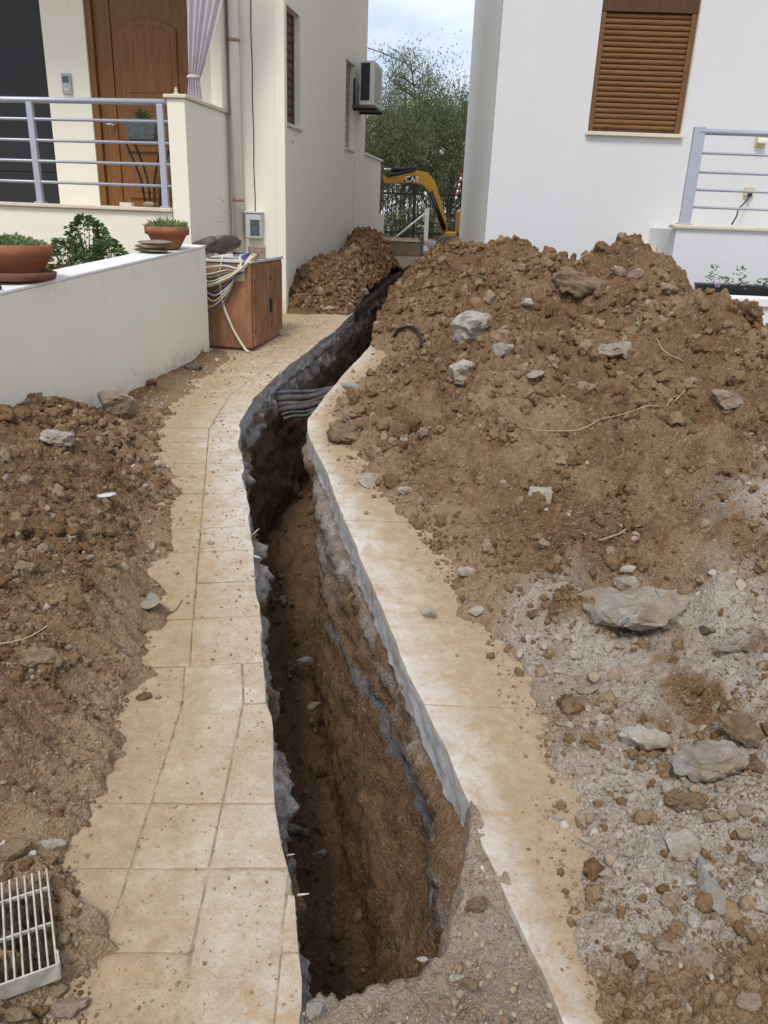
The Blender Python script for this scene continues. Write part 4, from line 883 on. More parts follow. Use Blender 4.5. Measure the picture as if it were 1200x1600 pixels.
# front door
dr = empty('front_door', (0, 0, 0)); dr.parent = lh
MB().box(-2.12, -2.05, .02, .13, FL, 3.86).box(-1.07, -1.0, .02, .13, FL, 3.86).box(-2.05, -1.07, .02, .13, 3.79, 3.86).build('frame', M['wood'], dr, .006)
box('side_leaf', M['wood'], dr, -2.048, -1.885, .06, .10, FL + .005, 3.788, .004)
box('meeting_strip', M['wood'], dr, -1.90, -1.865, .045, .06, FL + .006, 3.787, .006)
box('leaf', M['wood'], dr, -1.864, -1.072, .06, .11, FL + .005, 3.788, .004)
def arch_panel(x0, x1, z0, z1, rise, t):
    n = 9; top = [(x1 + (x0 - x1) * i / (n - 1), z1 + rise * math.sin(math.pi * i / (n - 1))) for i in range(n)]
    return [(x0, z0), (x1, z0)] + top
def moulding(x0, x1, z0, z1, rise):
    o = MB().prism(arch_panel(x0, x1, z0, z1, rise, 0), .061, .038).build('panel_moulding', M['wood'], dr, .008)
    MB().prism(arch_panel(x0 + .045, x1 - .045, z0 + .045, z1 - .04, rise, 0), .0385, .052).build('groove', M['wooddk'], o)
    MB().prism(arch_panel(x0 + .06, x1 - .06, z0 + .06, z1 - .055, rise, 0), .053, .030).build('panel', M['wood'], o, .012)
moulding(-1.78, -1.15, 2.62, 3.27, .09); moulding(-1.78, -1.15, 2.12, 2.50, 0); moulding(-1.78, -1.15, 1.66, 2.03, 0)
MB().tube([(-1.90, .045, 2.38), (-1.90, -.005, 2.38), (-1.97, -.01, 2.38)], .009).lathe([(0, 0), (.028, 0), (.028, .01), (0, .01)], 16, (-1.90, .03, 2.37)).build('handle', M['steel'], dr)
# screened door left of it
sd = empty('screen_door', (0, 0, 0)); sd.parent = lh
MB().box(-2.66, -2.60, .10, .16, FL, 3.86).box(-3.75, -3.69, .10, .16, FL, 3.86).box(-3.69, -2.66, .10, .16, 3.78, 3.86).build('frame', M['wooddk'], sd, .004)
box('screen', M['dark'], sd, -3.69, -2.66, .125, .135, FL, 3.78, 0)
for q in range(2): box('bottom_panel', M['dark'], sd, -3.688, -2.662, .112, .124, FL + .02 + q * .32, FL + .33 + q * .32, .01)
# pipe, cable, brackets
dp = MB().tube([(-.50, -.055, .62), (-.50, -.055, ZT)], .052, 18).build('downpipe', M['pvc'], lh)
for z in (1.66, 3.13): MB().tube([(-.50, -.055, z), (-.50, -.055, z + .028)], .060, 18).build('bracket', M['copper'], dp)
MB().tube([(-.335 + .004 * math.sin(i * 1.7), -.006, 1.52 + i * .17) for i in range(24)], .0045, 5).build('wall_cable', M['black'], lh)
for (hx, hz) in [(-.63, 1.74), (-.63, 1.70), (-.63, 1.64)]: pass
for k, (b_, z) in enumerate([(-.35, 1.68), (-.24, 1.66), (-.22, 1.56), (-.42, 1.46), (-.32, 1.45), (-.24, 1.46)]):
    MB().tube([(-.6005, b_, z), (-.598, b_, z)], .007, 8).build('drill_hole', M['black'], lh)
MB().tube([(SA - .001, .62, 2.30), (SA + .002, .62, 2.30)], .016, 10).build('drain_hole', M['black'], lh)
def lloc(a, b, z): p = CL + a * VL + b * UL; return (float(p[0]), float(p[1]), z)
# intercom
ic = empty('intercom', lloc(-2.37, -.001, 2.65), LRZ); tag(ic, 'grey intercom panel on the wall left of the brown door', 'intercom')
box('housing', M['grey'], ic, -.055, .055, -.03, 0, 0, .20, .012); box('speaker', M['planter'], ic, -.035, .035, -.034, -.03, .11, .17, .003); box('button', M['lgrey'], ic, -.03, .03, -.036, -.03, .03, .055, .003)
# meter box
mb = empty('meter_box', lloc(-.33, -.001, 1.30), LRZ); tag(mb, 'small grey meter box with dark window beside the downpipe', 'meter box')
box('housing', M['lgrey'], mb, -.085, .085, -.10, 0, 0, .25, .012); box('window', M['planter'], mb, -.03, .075, -.108, -.10, .03, .19, .01); box('lid', M['lgrey'], mb, -.095, .095, -.11, 0, .251, .268, .004)
# railing
def railing(name, label, loc, rz, x0, x1, posts, h, pw, rails, rr, mat):
    r = empty(name, loc, rz); tag(r, label, 'railing')
    for (a, w, hh) in posts:
        p = MB().box(a - w / 2, a + w / 2, -.022, .022, 0, hh).build('post', mat, r, .006)
        MB().box(a - w / 2 - .015, a + w / 2 + .015, -.04, .04, 0, .012).build('foot_plate', mat, p, .003)
    MB().tube([(x0, 0, h), (x1, 0, h)], .026, 12).build('handrail', mat, r)
    for z in rails: MB().tube([(x0, -.0, z), (x1, 0, z)], rr, 8).build('rail', mat, r)
    return r
railing('porch_railing', 'grey steel railing of the left porch in front of brown door', lloc(0, -1.07, 1.569), LRZ, -5.2, -.772, [(-.85, .062, .88), (-2.15, .062, .88), (-3.45, .062, .88)], .895, .062, [.19, .375, .555, .735], .0135, M['rail'])
# air conditioner
ac = empty('air_conditioner', lloc(0, 3.62, 3.05), LRZ); tag(ac, 'grey air conditioner unit hung on the side of the cream house', 'air conditioner')
box('casing', M['lgrey'], ac, 0, .215, 0, .62, 0, .56, .012); box('side_grille', M['dark'], ac, .02, .15, -.006, .0, .06, .53, .002); box('fan_cover', M['beige'], ac, .215, .225, .04, .46, .06, .5, .004)
box('base_rail', M['dirtst'], ac, -.10, .235, -.01, .63, -.035, -.002, .003)
for yb in (.08, .52): MB().box(-.10, .24, yb - .02, yb + .02, -.06, -.036).box(-.10, -.08, yb - .02, yb + .02, -.06, .35).build('bracket', M['blackst'], ac)
# yard wall behind the house
yw = empty('yard_wall', lloc(0, 4.6, 0), LRZ); tag(yw, 'white yard wall with sloping coping behind the cream house', 'wall')
box('wall_panel', M['cream'], yw, -.32, SA - .02, .002, 1.55, .2, 2.48, .004); box('coping', M['paint'], yw, -.35, SA + .02, .002, 1.57, 2.482, 2.51, .004); box('low_wall', M['cream'], yw, -.32, SA - .0, 1.552, 1.95, .2, 1.62, .004)
# curtain
def curtain():
    m = empty('curtain', lloc(-.68, -.72, 2.53), LRZ); tag(m, 'mauve curtain gathered and tied above the porch parapet', 'curtain')
    def sheet(z0, z1, rows_, wf):
        P = np.zeros((rows_, 72, 3))
        for i in range(rows_):
            t = i / (rows_ - 1); z = z0 + (z1 - z0) * t; w, cx_ = wf(t)
            for j in range(72):
                s = j / 71 - .5; f = math.sin(s * 34 + .8 * math.sin(3 * t + 5 * s)) * (.35 + .65 * abs(math.sin(s * 9 + 2)))
                P[i, j] = (cx_ + s * w * .50, s * w * .25 + f * .022 * min(1.0, w / .25) + .03 * s * s, z)
        return grid_mesh('curtain', P)
    link('drape', sheet(.19, 2.1, 50, lambda t: (.20 + .66 * min(1, t * 1.5) ** .8, .03 + .30 * min(1, t * 1.3))), M['curtain'], m)
    link('hem', sheet(.0, .195, 10, lambda t: (.27 - .09 * t, .02)), M['curtain'], m)
    MB().lathe([(.058, -.012), (.064, 0), (.058, .012)], 20, (.02, 0, .19)).build('tie_band', M['tie'], m)
curtain()
# plants on the porch
def leaf_quads(pts, dirs, L, W, bend=.3):
    V, F = [], []
    for p, d in zip(pts, dirs):
        p = Vector(p); d = Vector(d).normalized(); s = d.cross(Vector((random.uniform(-1, 1), random.uniform(-1, 1), random.uniform(-.3, 1)))); s = s.normalized() if s.length > 1e-4 else Vector((1, 0, 0))
        l = L * random.uniform(.7, 1.25); w = W * random.uniform(.75, 1.2); n = len(V); m = p + d * l * .5 + Vector((0, 0, -bend * l * .15)); e = p + d * l + Vector((0, 0, -bend * l * .5))
        V += [p, m + s * w * .5, e, m - s * w * .5]; F += [(n, n + 1, n + 2, n + 3)]
    return V, F
def leaves(name, mat, parent, pts, dirs, L, W, bend=.3):
    V, F = leaf_quads(pts, dirs, L, W, bend); me = bpy.data.meshes.new(name); me.from_pydata([v[:] for v in V], [], F); me.update(); return link(name, me, mat, parent)
def rosette(name, mat, parent, c, n, L, W, up=.5):
    m = MB()
    for k in range(n):
        a = k * 2.4; t = up * (1.2 - k / n); d = Vector((math.cos(a), math.sin(a), .25 + t * 2)).normalized(); b = Vector(c); l = L * random.uniform(.75, 1.1)
        pts = [b + d * l * s + Vector((0, 0, -.25 * l * s * s)) for s in (0, .35, .7, 1)]; s_ = d.cross(Vector((0, 0, 1))).normalized()
        v = []
        for q, ww in zip(pts, (1, 1.1, .7, .06)): v += [q - s_ * W * ww * .5, q + Vector((0, 0, -W * .35 * ww)), q + s_ * W * ww * .5]
        m.add(v, [(0, 1, 4, 3), (1, 2, 5, 4), (3, 4, 7, 6), (4, 5, 8, 7), (6, 7, 10, 9), (7, 8, 11, 10), (0, 3, 4, 1), (2, 1, 4, 5)][:6], True)
    return m.build(name, mat, parent)
st = empty('plant_stand', lloc(-1.30, -.42, FL), LRZ); tag(st, 'black iron plant stand with curved legs on the left porch', 'plant stand')
for k, (sx, sy) in enumerate([(-1, -1), (1, -1), (1, 1), (-1, 1)]):
    MB().tube(curve_pts([(sx * .20, sy * .10, .62), (sx * .13, sy * .09, .45), (sx * .07, sy * .07, .25), (sx * .05, sy * .06, .02)], 16), .011, 8).build('leg', M['blackst'], st)
MB().tube([(-.24, -.10, .625), (.42, -.10, .625), (.42, .10, .625), (-.24, .10, .625), (-.24, -.10, .625)], .011, 8).build('top_frame', M['blackst'], st)
def pot(name, label, loc, prof, mat, rim=None):
    o = empty(name, loc, LRZ); tag(o, label, 'plant pot'); MB().lathe(prof, 30).build('pot', mat, o); return o
gp_ = empty('planter', lloc(-1.33, -.42, FL + .638), LRZ); tag(gp_, 'grey mottled planter with aloe on the black stand', 'planter')
MB().add([(-.13, -.09, 0), (.13, -.09, 0), (.13, .09, 0), (-.13, .09, 0), (-.19, -.12, .19), (.19, -.12, .19), (.19, .12, .19), (-.19, .12, .19)], [(0, 3, 2, 1), (0, 1, 5, 4), (1, 2, 6, 5), (2, 3, 7, 6), (3, 0, 4, 7), (4, 5, 6, 7)]).build('pot', M['planter'], gp_, .008)
rosette('aloe', M['leafa'], gp_, (-.02, 0, .18), 20, .20, .035, .7)
wp = pot('plant_pot', 'white pot with a green plant between railing post and parapet', lloc(-.90, -.40, FL + .638), [(0, 0), (.085, 0), (.12, .10), (.14, .24), (.15, .25), (.13, .24), (0, .22)], M['whitepot'])
rosette('plant', M['leafa'], wp, (0, 0, .22), 16, .20, .04, .8)
MB().box(-.06, .06, -.03, .03, 0, .035).build('sill_block', M['marble'], None, .004, lloc(-1.25, -1.07, 1.568)); tag(bpy.data.objects['sill_block'], 'small pale block on the porch sill left of the pebble', 'block'); bpy.data.objects['sill_block'].rotation_euler = (0, 0, LRZ)
o = link('pebble', rock_mesh('pebble', 5, (.12, .09, .055), 2, 3, .05, True), M['rpink'], None, lloc(-1.02, -1.07, 1.592)); tag(o, 'smooth pinkish pebble on the porch sill by the right post', 'pebble')
o = MB().lathe([(0, 0), (.028, 0), (.03, .015), (.012, .03), (.018, .05), (0, .075)], 14).build('ornament', M['beigevent'], None, 0, lloc(-.72, -1.0, 2.526)); tag(o, 'tiny beige ornament standing on the porch parapet coping', 'ornament')

# ------------------------------------------------------------------ boundary wall on the left, its pots and the bed behind it
def bw_point(t, off=0.0, z=0.0):
    y = t; x = wall_x(y); return (x + off * VL[0], y + off * VL[1], z)
bw = empty('boundary_wall', (0, 0, 0)); tag(bw, 'cream boundary wall with a white top, stepping up beside the path', 'wall')
def sheared(name, mat, y0, y1, o0, o1, z0, z1, n=1):
    m = MB(); ys = np.linspace(y0, y1, n + 1)
    for a, b in zip(ys[:-1], ys[1:]):
        A = [bw_point(a, o0), bw_point(a, o1), bw_point(b, o1), bw_point(b, o0)]
        m.add([(p[0], p[1], float(zg(p[1])) + z0) for p in A] + [(p[0], p[1], float(zg(p[1])) + z1) for p in A], [(0, 3, 2, 1), (4, 5, 6, 7), (0, 1, 5, 4), (1, 2, 6, 5), (2, 3, 7, 6), (3, 0, 4, 7)])
    return m.build(name, mat, bw, .004)
sheared('wall_panel', M['bwall'], .2, 6.66, -.22, 0, -.2, .872)
sheared('wall_top', M['paint'], .2, 6.665, -.225, .004, .874, .892)
# bed of earth behind the wall
MB().add([(-4.2, 2, .95), (wall_x(2) - .23, 2, .95), (wall_x(7.6) - .23, 7.6, 1.02), (-4.6, 8.0, 1.02)], [(0, 1, 2, 3)]).build('garden_bed', M['soil'], None)['kind'] = 'structure'
def wtop(y, off): p = bw_point(y, off); return (p[0], p[1], float(zg(p[1])) + .893)
b1 = empty('plant_pot', wtop(4.38, -.16)); tag(b1, 'wide terracotta bowl of succulents on a dark saucer on the wall', 'plant pot')
MB().lathe([(0, 0), (.155, 0), (.205, .012), (.215, .045), (.20, .05), (.19, .02), (0, .015)], 36).build('saucer', M['saucer'], b1)
MB().lathe([(0, .018), (.115, .018), (.14, .04), (.195, .13), (.205, .135), (.208, .185), (.195, .19), (.185, .165), (0, .15)], 36).build('bowl', M['terracotta'], b1)
random.seed(3)
def blobleaves(n, rx, ry, z, h): 
    pts, dirs = [], []
    for _ in range(n):
        a = random.uniform(0, 6.283); r = math.sqrt(random.random()); pts.append((rx * r * math.cos(a), ry * r * math.sin(a), z + h * random.random() * (1 - .6 * r))); dirs.append((math.cos(a) * r + random.uniform(-.6, .6), math.sin(a) * r + random.uniform(-.6, .6), .5 + random.random()))
    return pts, dirs
leaves('succulents', M['leafs'], b1, *blobleaves(900, .17, .17, .155, .075), .034, .026, .1)
sl_ = empty('slate_slab', wtop(5.95, -.115)); tag(sl_, 'slab of stacked brown slate on the wall under the far terracotta pot', 'stone'); 
for k in range(3): o = link('slate_layer', rock_mesh('slate_layer', 40 + k, (.30 - .02 * k, .20, .036), 7, 3, .06), M['slate'], sl_, (.01 * k, 0, .015 + .03 * k)); o.rotation_euler = (0, 0, .12 * k)
b2 = empty('plant_pot', wtop(6.22, -.12)); b2.location.z += .005; tag(b2, 'small terracotta pot of green succulents at the far end of wall', 'plant pot')
MB().lathe([(0, 0), (.085, 0), (.10, .02), (.145, .10), (.165, .105), (.168, .155), (.155, .16), (.145, .14), (0, .13)], 32).build('pot', M['terracotta'], b2)
leaves('succulents', M['leafs'], b2, *blobleaves(220, .13, .13, .125, .05), .075, .020, .1)
def bush(name, label, loc, prof, n, L, W, mat, stems=6, cat='shrub'):
    o = empty(name, loc); tag(o, label, cat); m = MB(); pts, dirs = [], []
    for k in range(stems):
        a = random.uniform(0, 6.283); r = prof(.5) * random.uniform(.2, .8); m.tube(curve_pts([(0, 0, 0), (math.cos(a) * r * .4, math.sin(a) * r * .4, prof.h * .45), (math.cos(a) * r, math.sin(a) * r, prof.h * random.uniform(.75, .98))], 8), [.010 * (1 - .8 * i / 7) for i in range(8)], 5)
    m.build('stem', M['stem'], o)
    while len(pts) < n:
        t = random.random(); a = random.uniform(0, 6.283); R = prof(t); r = R * math.sqrt(random.uniform(.15, 1)); x, y = math.cos(a) * r, math.sin(a) * r
        if mnoise.noise(Vector((x * 9, y * 9, t * prof.h * 9)) + Vector(loc)) < -.12: continue
        pts.append((x, y, t * prof.h)); dirs.append((math.cos(a) + random.uniform(-.7, .7), math.sin(a) + random.uniform(-.7, .7), random.uniform(-.2, .9)))
    leaves('foliage', mat, o, pts, dirs, L, W, .4); return o
class Prof:
    def __init__(s, h, tab): s.h = h; s.t = tab
    def __call__(s, t): return float(np.interp(t, [a for a, b in s.t], [b for a, b in s.t]))
def behind(px, py, y, z): p = at(px, py, y); return (float(p[0]), y, z)
bush('shrub', 'tallest dark green shrub growing behind the boundary wall', behind(138, 400, 6.3, .96), Prof(.52, [(0, .08), (.25, .12), (.45, .08), (.62, .18), (.85, .14), (1, .03)]), 1700, .042, .022, M['leafd'], 9)
bush('shrub', 'low dark green shrub right of the tallest shrub behind wall', behind(170, 405, 6.15, .98), Prof(.34, [(0, .12), (.6, .17), (1, .05)]), 900, .040, .022, M['leafd'])
bush('shrub', 'low green shrub between the terracotta bowl and tallest shrub', behind(104, 420, 5.9, .98), Prof(.34, [(0, .14), (.6, .15), (1, .05)]), 900, .045, .018, M['leafd'])
o = link('cloth_bundle', rock_mesh('cloth_bundle', 71, (.16, .13, .085), 5, 3, .35, True), M['bluecloth'], None, wtop(4.02, -.10)); o.location.z += .03; tag(o, 'dark blue bundle of cloth on the wall below the terracotta bowl', 'cloth')

# ------------------------------------------------------------------ brown street cabinet with its tangle of cables
cb = empty('street_cabinet', (-1.215, 6.83, .405), -HAL); tag(cb, 'weathered brown steel street cabinet beside the path', 'cabinet')
W_, D_, H_ = .50, .88, .745
box('plinth', M['dirtst'], cb, -W_ + .02, -.02, .02, D_ - .02, 0, .03, 0)
box('body', M['cab'], cb, -W_, 0, 0, D_, .03, H_, .006)
tp = MB().add([(-W_ - .01, -.012, H_ + .002), (.012, -.012, H_ + .002), (.012, D_ + .01, H_ + .002), (-W_ - .01, D_ + .01, H_ + .002), (-W_ - .01, -.012, H_ + .02), (.012, -.012, H_ + .02), (.012, D_ + .01, H_ + .03), (-W_ - .01, D_ + .01, H_ + .03)], [(0, 3, 2, 1), (4, 5, 6, 7), (0, 1, 5, 4), (1, 2, 6, 5), (2, 3, 7, 6), (3, 0, 4, 7)]).build('top', M['cabtop'], cb, .003)
for y0, y1 in ((.03, .47), (.478, .85)):
    d_ = box('door', M['cab'], cb, .0005, .014, y0, y1, .05, H_ - .02, .004)
    for z in (.16, .58): MB().tube([(.018, y0 + .01, z), (.018, y0 + .01, z + .06)], .006, 8).build('hinge', M['dirtst'], d_)
box('lock', M['black'], cb, .0145, .03, .455, .490, .30, .42, .004)
vt = box('vent', M['beigevent'], cb, -.20, -.055, -.008, -.001, .595, .685, .002)
for k in range(4): box('louvre', M['beigevent'], vt, -.192, -.063, -.014, -.0085, .606 + k * .019, .617 + k * .019, .002)
for x in (-W_ + .012, -.03): box('corner_trim', M['cab'], cb, x, x + .022, -.006, -.0008, .05, H_ - .03, .002)
def cpt(x, y, z): c, s = math.cos(-HAL), math.sin(-HAL); return (-1.215 + c * x - s * y, 6.83 + s * x + c * y, .405 + z)
o = link('concrete_block', rock_mesh('concrete_block', 88, (.44, .26, .17), 8, 4, .10), M['rdark'], None, cpt(-.33, .12, H_ + .15)); o.rotation_euler = (.1, -.12, .1); tag(o, 'rough dark grey concrete block weighing down the cables on the cabinet', 'concrete block')
o = MB().box(-.07, .07, -.07, .07, 0, .10).build('brick', M['rpink'], None, .006, cpt(-.08, .40, H_ + .026)); o.rotation_euler = (0, 0, .3); tag(o, 'pale brown brick on the cabinet top behind the cables', 'brick')
random.seed(11)
CABM = ['wirec', 'wirec', 'wirew', 'wirec', 'wireb', 'wirec', 'wirec', 'wirew', 'wirec', 'wireb', 'wirec', 'wirew', 'wirec', 'wirek', 'wirec', 'wireo', 'wirec', 'wireb', 'wirec', 'wirew', 'wirec', 'wirec', 'wirek']
CABN = dict(wirec='cream', wirew='white', wireb='blue', wirek='dark grey', wireo='brown')
for k, cm in enumerate(CABM):
    t = k / (len(CABM) - 1); drop = random.choice([.05, .09, .12, .16, .2, .24, .36]) * random.uniform(.8, 1.15); ex = .02 - .16 * random.random(); y0 = -.02 - .06 * random.random()
    pts = [cpt(-.42 + .06 * random.random(), .12, H_ + .05 + .05 * random.random()), cpt(-.48 - .05 * random.random(), y0, H_ + .01 - drop * .3), cpt(-.42 + .08 * random.random(), y0 - .01, H_ - drop), cpt(-.22 + .04 * random.random(), y0 - .012, H_ - drop * .72 + .01),
           cpt(-.10 + .05 * random.random(), y0 + .005, H_ - .03 - .03 * random.random()), cpt(ex, .05 + .05 * random.random(), H_ + .035 + .03 * random.random()), cpt(-.02 - .1 * random.random(), .20 + .06 * random.random(), H_ + .035 + .02 * random.random()), cpt(-.24, .24, H_ + .045 + .03 * random.random())]
    o = MB().tube(curve_pts(pts, 56), .0075 if cm != 'wireb' else .011, 6).build('cable', M[cm]); tag(o, f'{CABN[cm]} cable looped in the tangle over the cabinet corner', 'cable', f'{CABN[cm]} cables coiled on the cabinet')
o = MB().tube(curve_pts([cpt(-.40, .08, H_ + .03), cpt(-.47, -.05, H_ - .06), cpt(-.56, -.13, .42), cpt(-.62, -.19, .18), cpt(-.57, -.24, .025), cpt(-.44, -.22, .0), cpt(-.32, -.14, .02)], 60), .0165, 10).build('conduit_hose', M['hose']); tag(o, 'thick grey hose hanging from the cabinet down to the path', 'hose')
o = MB().tube(curve_pts([cpt(-.26, .02, H_ + .04), cpt(-.265, -.04, H_ - .1), cpt(-.255, -.045, .50), cpt(-.23, -.04, .36), cpt(-.15, -.045, .18), cpt(-.05, -.05, .03), cpt(-.01, -.06, .012)], 60), [.006] * 26 + [.0115] * 34, 8).build('conduit_hose', M['wirec']); tag(o, 'thin pale conduit hanging down the front of the cabinet', 'hose')

# ------------------------------------------------------------------ white house on the right
ARH = math.radians(2.0); VR = np.array([math.cos(ARH), -math.sin(ARH)]); UR = np.array([math.sin(ARH), math.cos(ARH)]); CRH = np.array([.96, 8.70])
def rloc(a, b, z): p = CRH + a * VR + b * UR; return (float(p[0]), float(p[1]), z)
rh = empty('white_house', rloc(0, 0, 0), -ARH); tag(rh, 'white house with a brown roller shutter and raised terrace', 'house')
WZ0, WZ1 = 2.45, 3.78
wall_open('front_wall', M['white'], rh, 0, 5.5, 0, .25, 0, ZT, [(.95, 1.88, WZ0, WZ1)])
box('side_wall', M['stripe'], rh, -.001, .25, .252, 6.3, 0, ZT, .003); box('rear_wall', M['white'], rh, .252, 5.5, 6.05, 6.3, 0, ZT); box('far_side_wall', M['white'], rh, 5.25, 5.5, .252, 6.04, 0, ZT); box('roof', M['paint'], rh, -.05, 5.6, -.05, 6.4, ZT, ZT + .15)
w = empty('window', (0, 0, 0)); w.parent = rh
MB().box(.952, 1.005, .035, .10, WZ0 + .001, 3.50).box(1.825, 1.878, .035, .10, WZ0 + .001, 3.50).build('frame', M['woodx'], w, .004)
box('shutter_box', M['wooddk'], w, .952, 1.878, .03, .20, 3.502, WZ1 - .001, .004)
NS = 21
for q in range(NS):
    z0 = WZ0 + .03 + q * (3.50 - WZ0 - .03) / NS; hgt = (3.50 - WZ0 - .03) / NS
    prof = [(0.075, z0 + .0015), (.058, z0 + .004), (.050, z0 + hgt * .35), (.050, z0 + hgt * .62), (.060, z0 + hgt - .004), (.075, z0 + hgt - .0015)]
    MB().prism(prof, 1.006, 1.824, 'yz').build('slat', M['woodx'], w)
bb = box('bottom_bar', M['wooddk'], w, 1.006, 1.824, .048, .085, WZ0 + .003, WZ0 + .029, .003)
for x in (1.12, 1.70): box('stop', M['black'], bb, x, x + .05, .035, .047, WZ0 + .004, WZ0 + .024, .002)
box('sill', M['marble'], w, .93, 1.90, -.045, .25, WZ0 - .035, WZ0 - .001, .004)
box('trim', M['marble'], w, 1.8805, 1.895, -.006, -.0005, WZ0, 3.79, .002)
# terrace
tr = box('terrace_wall', M['white'], rh, 1.72, 5.5, -.90, -.80, 0, 1.565, .004); box('coping', M['marble'], tr, 1.68, 5.5, -.93, -.76, 1.567, 1.60, .008)
box('terrace_side', M['white'], rh, 1.722, 1.83, -.798, -.003, 0, 1.56, .003); box('terrace_floor', M['marble'], rh, 1.832, 5.5, -.798, -.003, 1.45, 1.555, .002)
box('step', M['marble'], rh, 1.50, 1.718, -.55, -.005, 1.02, 1.22, .004); box('step', M['marble'], rh, 1.57, 1.717, -.35, -.006, 1.222, 1.39, .004)
railing('terrace_railing', 'grey steel railing with a wide post on the right terrace', rloc(0, -.86, 1.601), -ARH, 1.80, 5.5, [(1.795, .105, .83), (3.4, .06, .80)], .79, .1, [.155, .305, .455, .615], .0115, M['rail'])
lp = empty('wall_lamp', rloc(2.68, -.001, 2.36), -ARH); tag(lp, 'small cream wall light above the right terrace railing', 'lamp'); box('plate', M['beigevent'], lp, -.05, .05, -.03, 0, 0, .10, .008); box('shade', M['paint'], lp, -.045, .045, -.08, -.03, .03, .075, .01)
sk = empty('power_socket', rloc(2.66, -.001, 1.90), -ARH); tag(sk, 'cream power socket on the wall behind the terrace railing', 'socket'); box('plate', M['beigevent'], sk, -.05, .05, -.03, 0, 0, .09, .008); box('plug', M['black'], sk, -.02, .02, -.06, -.03, -.005, .03, .006)
o = MB().tube(curve_pts([rloc(2.66, -.06, 1.90), rloc(2.60, -.10, 1.83), rloc(2.50, -.25, 1.77), rloc(2.40, -.50, 1.70), rloc(2.28, -.74, 1.62)], 30), .008, 6).build('power_cable', M['black']); tag(o, 'black power cable running from the socket to the terrace floor', 'cable')
o = MB().tube(curve_pts([rloc(1.72, -.36, 1.24), rloc(1.66, -.5, 1.30), rloc(1.58, -.62, 1.16), rloc(1.55, -.7, 1.0)], 20), .009, 6).build('power_cable', M['black']); tag(o, 'short black cable end bent over the steps of white house', 'cable')
# low white wall and flower trough
rw = empty('boundary_wall', rloc(1.80, -1.85, 0), -ARH); tag(rw, 'low bright white boundary wall at right edge behind the heap', 'wall')
box('wall_panel', M['paint'], rw, 0, 3.5, 0, .22, 0, .965, .004); box('coping', M['paint'], rw, -.02, 3.5, -.03, .25, .967, 1.035, .006)
pt = empty('flower_trough', rloc(1.86, -1.48, 1.0), -ARH); tag(pt, 'black flower trough with pink flowers behind low white wall', 'planter')
MB().add([(0, 0, 0), (1.5, 0, 0), (1.5, .18, 0), (0, .18, 0), (-.06, -.02, .11), (1.55, -.02, .11), (1.55, .2, .11), (-.02, .2, .11)], [(0, 3, 2, 1), (0, 1, 5, 4), (1, 2, 6, 5), (2, 3, 7, 6), (3, 0, 4, 7), (4, 5, 6, 7)]).build('trough', M['black'], pt, .004)
MB().box(0, 1.5, 0, .18, -.95, -.002).build('stand', M['white'], pt)
random.seed(21)
for k in range(11):
    x = .10 + k * .10 + random.uniform(-.03, .03); h = random.choice([.06, .10, .16, .20]); pts, dirs = [], []
    for _ in range(70): t = random.random(); a = random.uniform(0, 6.283); r = (.06 - .03 * t) * random.random(); pts.append((x + r * math.cos(a), .05 + r * math.sin(a), .07 + h * t)); dirs.append((math.cos(a), math.sin(a), .8))
    leaves('plant', M['leafd'], pt, pts, dirs, .03, .014)
    if k % 2 == 0:
        pts, dirs = [], []
        for _ in range(30): a = random.uniform(0, 6.283); pts.append((x + .04 + random.uniform(-.02, .02), -.01 + random.uniform(-.02, .02), .10 + random.uniform(-.02, .02))); dirs.append((math.cos(a), math.sin(a), .3))
        leaves('flower', M['lav'], pt, pts, dirs, .022, .022)
# ------------------------------------------------------------------ things in and around the trench
random.seed(31)
def across(px0, py0, px1, py1, y0, y1, sag, r, mat, label, name='cable'):
    a = at(px0, py0, y0); b = at(px1, py1, y1); m = (a + b) / 2; m[2] -= sag
    a2 = a + (a - b) * .35; b2 = b + (b - a) * .6
    o = MB().tube(curve_pts([a2, a, m, b, b2], 26), r, 8).build(name, M[mat]); return tag(o, label, 'cable')
for k, (pa, pb, mt, lb) in enumerate([((452, 612), (522, 606), 'cableblue', 'topmost bluish cable of the bundle crossing the trench'), ((448, 622), (520, 610), 'cable', 'thick dusty cable second from top in the trench bundle'), ((446, 631), (512, 618), 'cable', 'thick dusty cable in the middle of the trench bundle'),
        ((452, 638), (508, 627), 'cable', 'thick dusty cable third from bottom in the trench bundle'), ((456, 644), (502, 634), 'cable', 'thin dark cable second from bottom in the trench bundle'), ((458, 650), (500, 637), 'cablegr', 'lowest greenish cable of the bundle crossing the trench')]):
    across(*pa, *pb, 6.08 - .02 * k, 6.20 - .02 * k, .012 + .008 * (k % 3), [.015, .026, .024, .024, .012, .012][k], mt, lb)
def ground_line(name, label, cat, pix, r, mat, lift=.012, n=40):
    pts = [hit(*p) for p in pix]; c = curve_pts(pts, n); c = [Vector((p.x, p.y, max(p.z, float(surf(p.x, p.y))) + lift)) for p in c]
    # lies on the crumbs: smooth the height a little
    zs = np.array([p.z for p in c]); zs = np.convolve(np.pad(zs, 2, 'edge'), np.ones(5) / 5, 'valid')
    o = MB().tube([(p.x, p.y, z) for p, z in zip(c, zs)], r, 7).build(name, M[mat]); return tag(o, label, cat)
_hp = [hit(*q) for q in [(612, 532), (625, 524), (645, 524), (656, 535), (658, 545)]]; _hz = [.0, .035, .05, .035, -.01]
tag(MB().tube(curve_pts([p + np.array((0, 0, z + .02)) for p, z in zip(_hp, _hz)], 30), .014, 9).build('hose', M['black']), 'curved black hose end lying on the heap above the paving', 'hose')
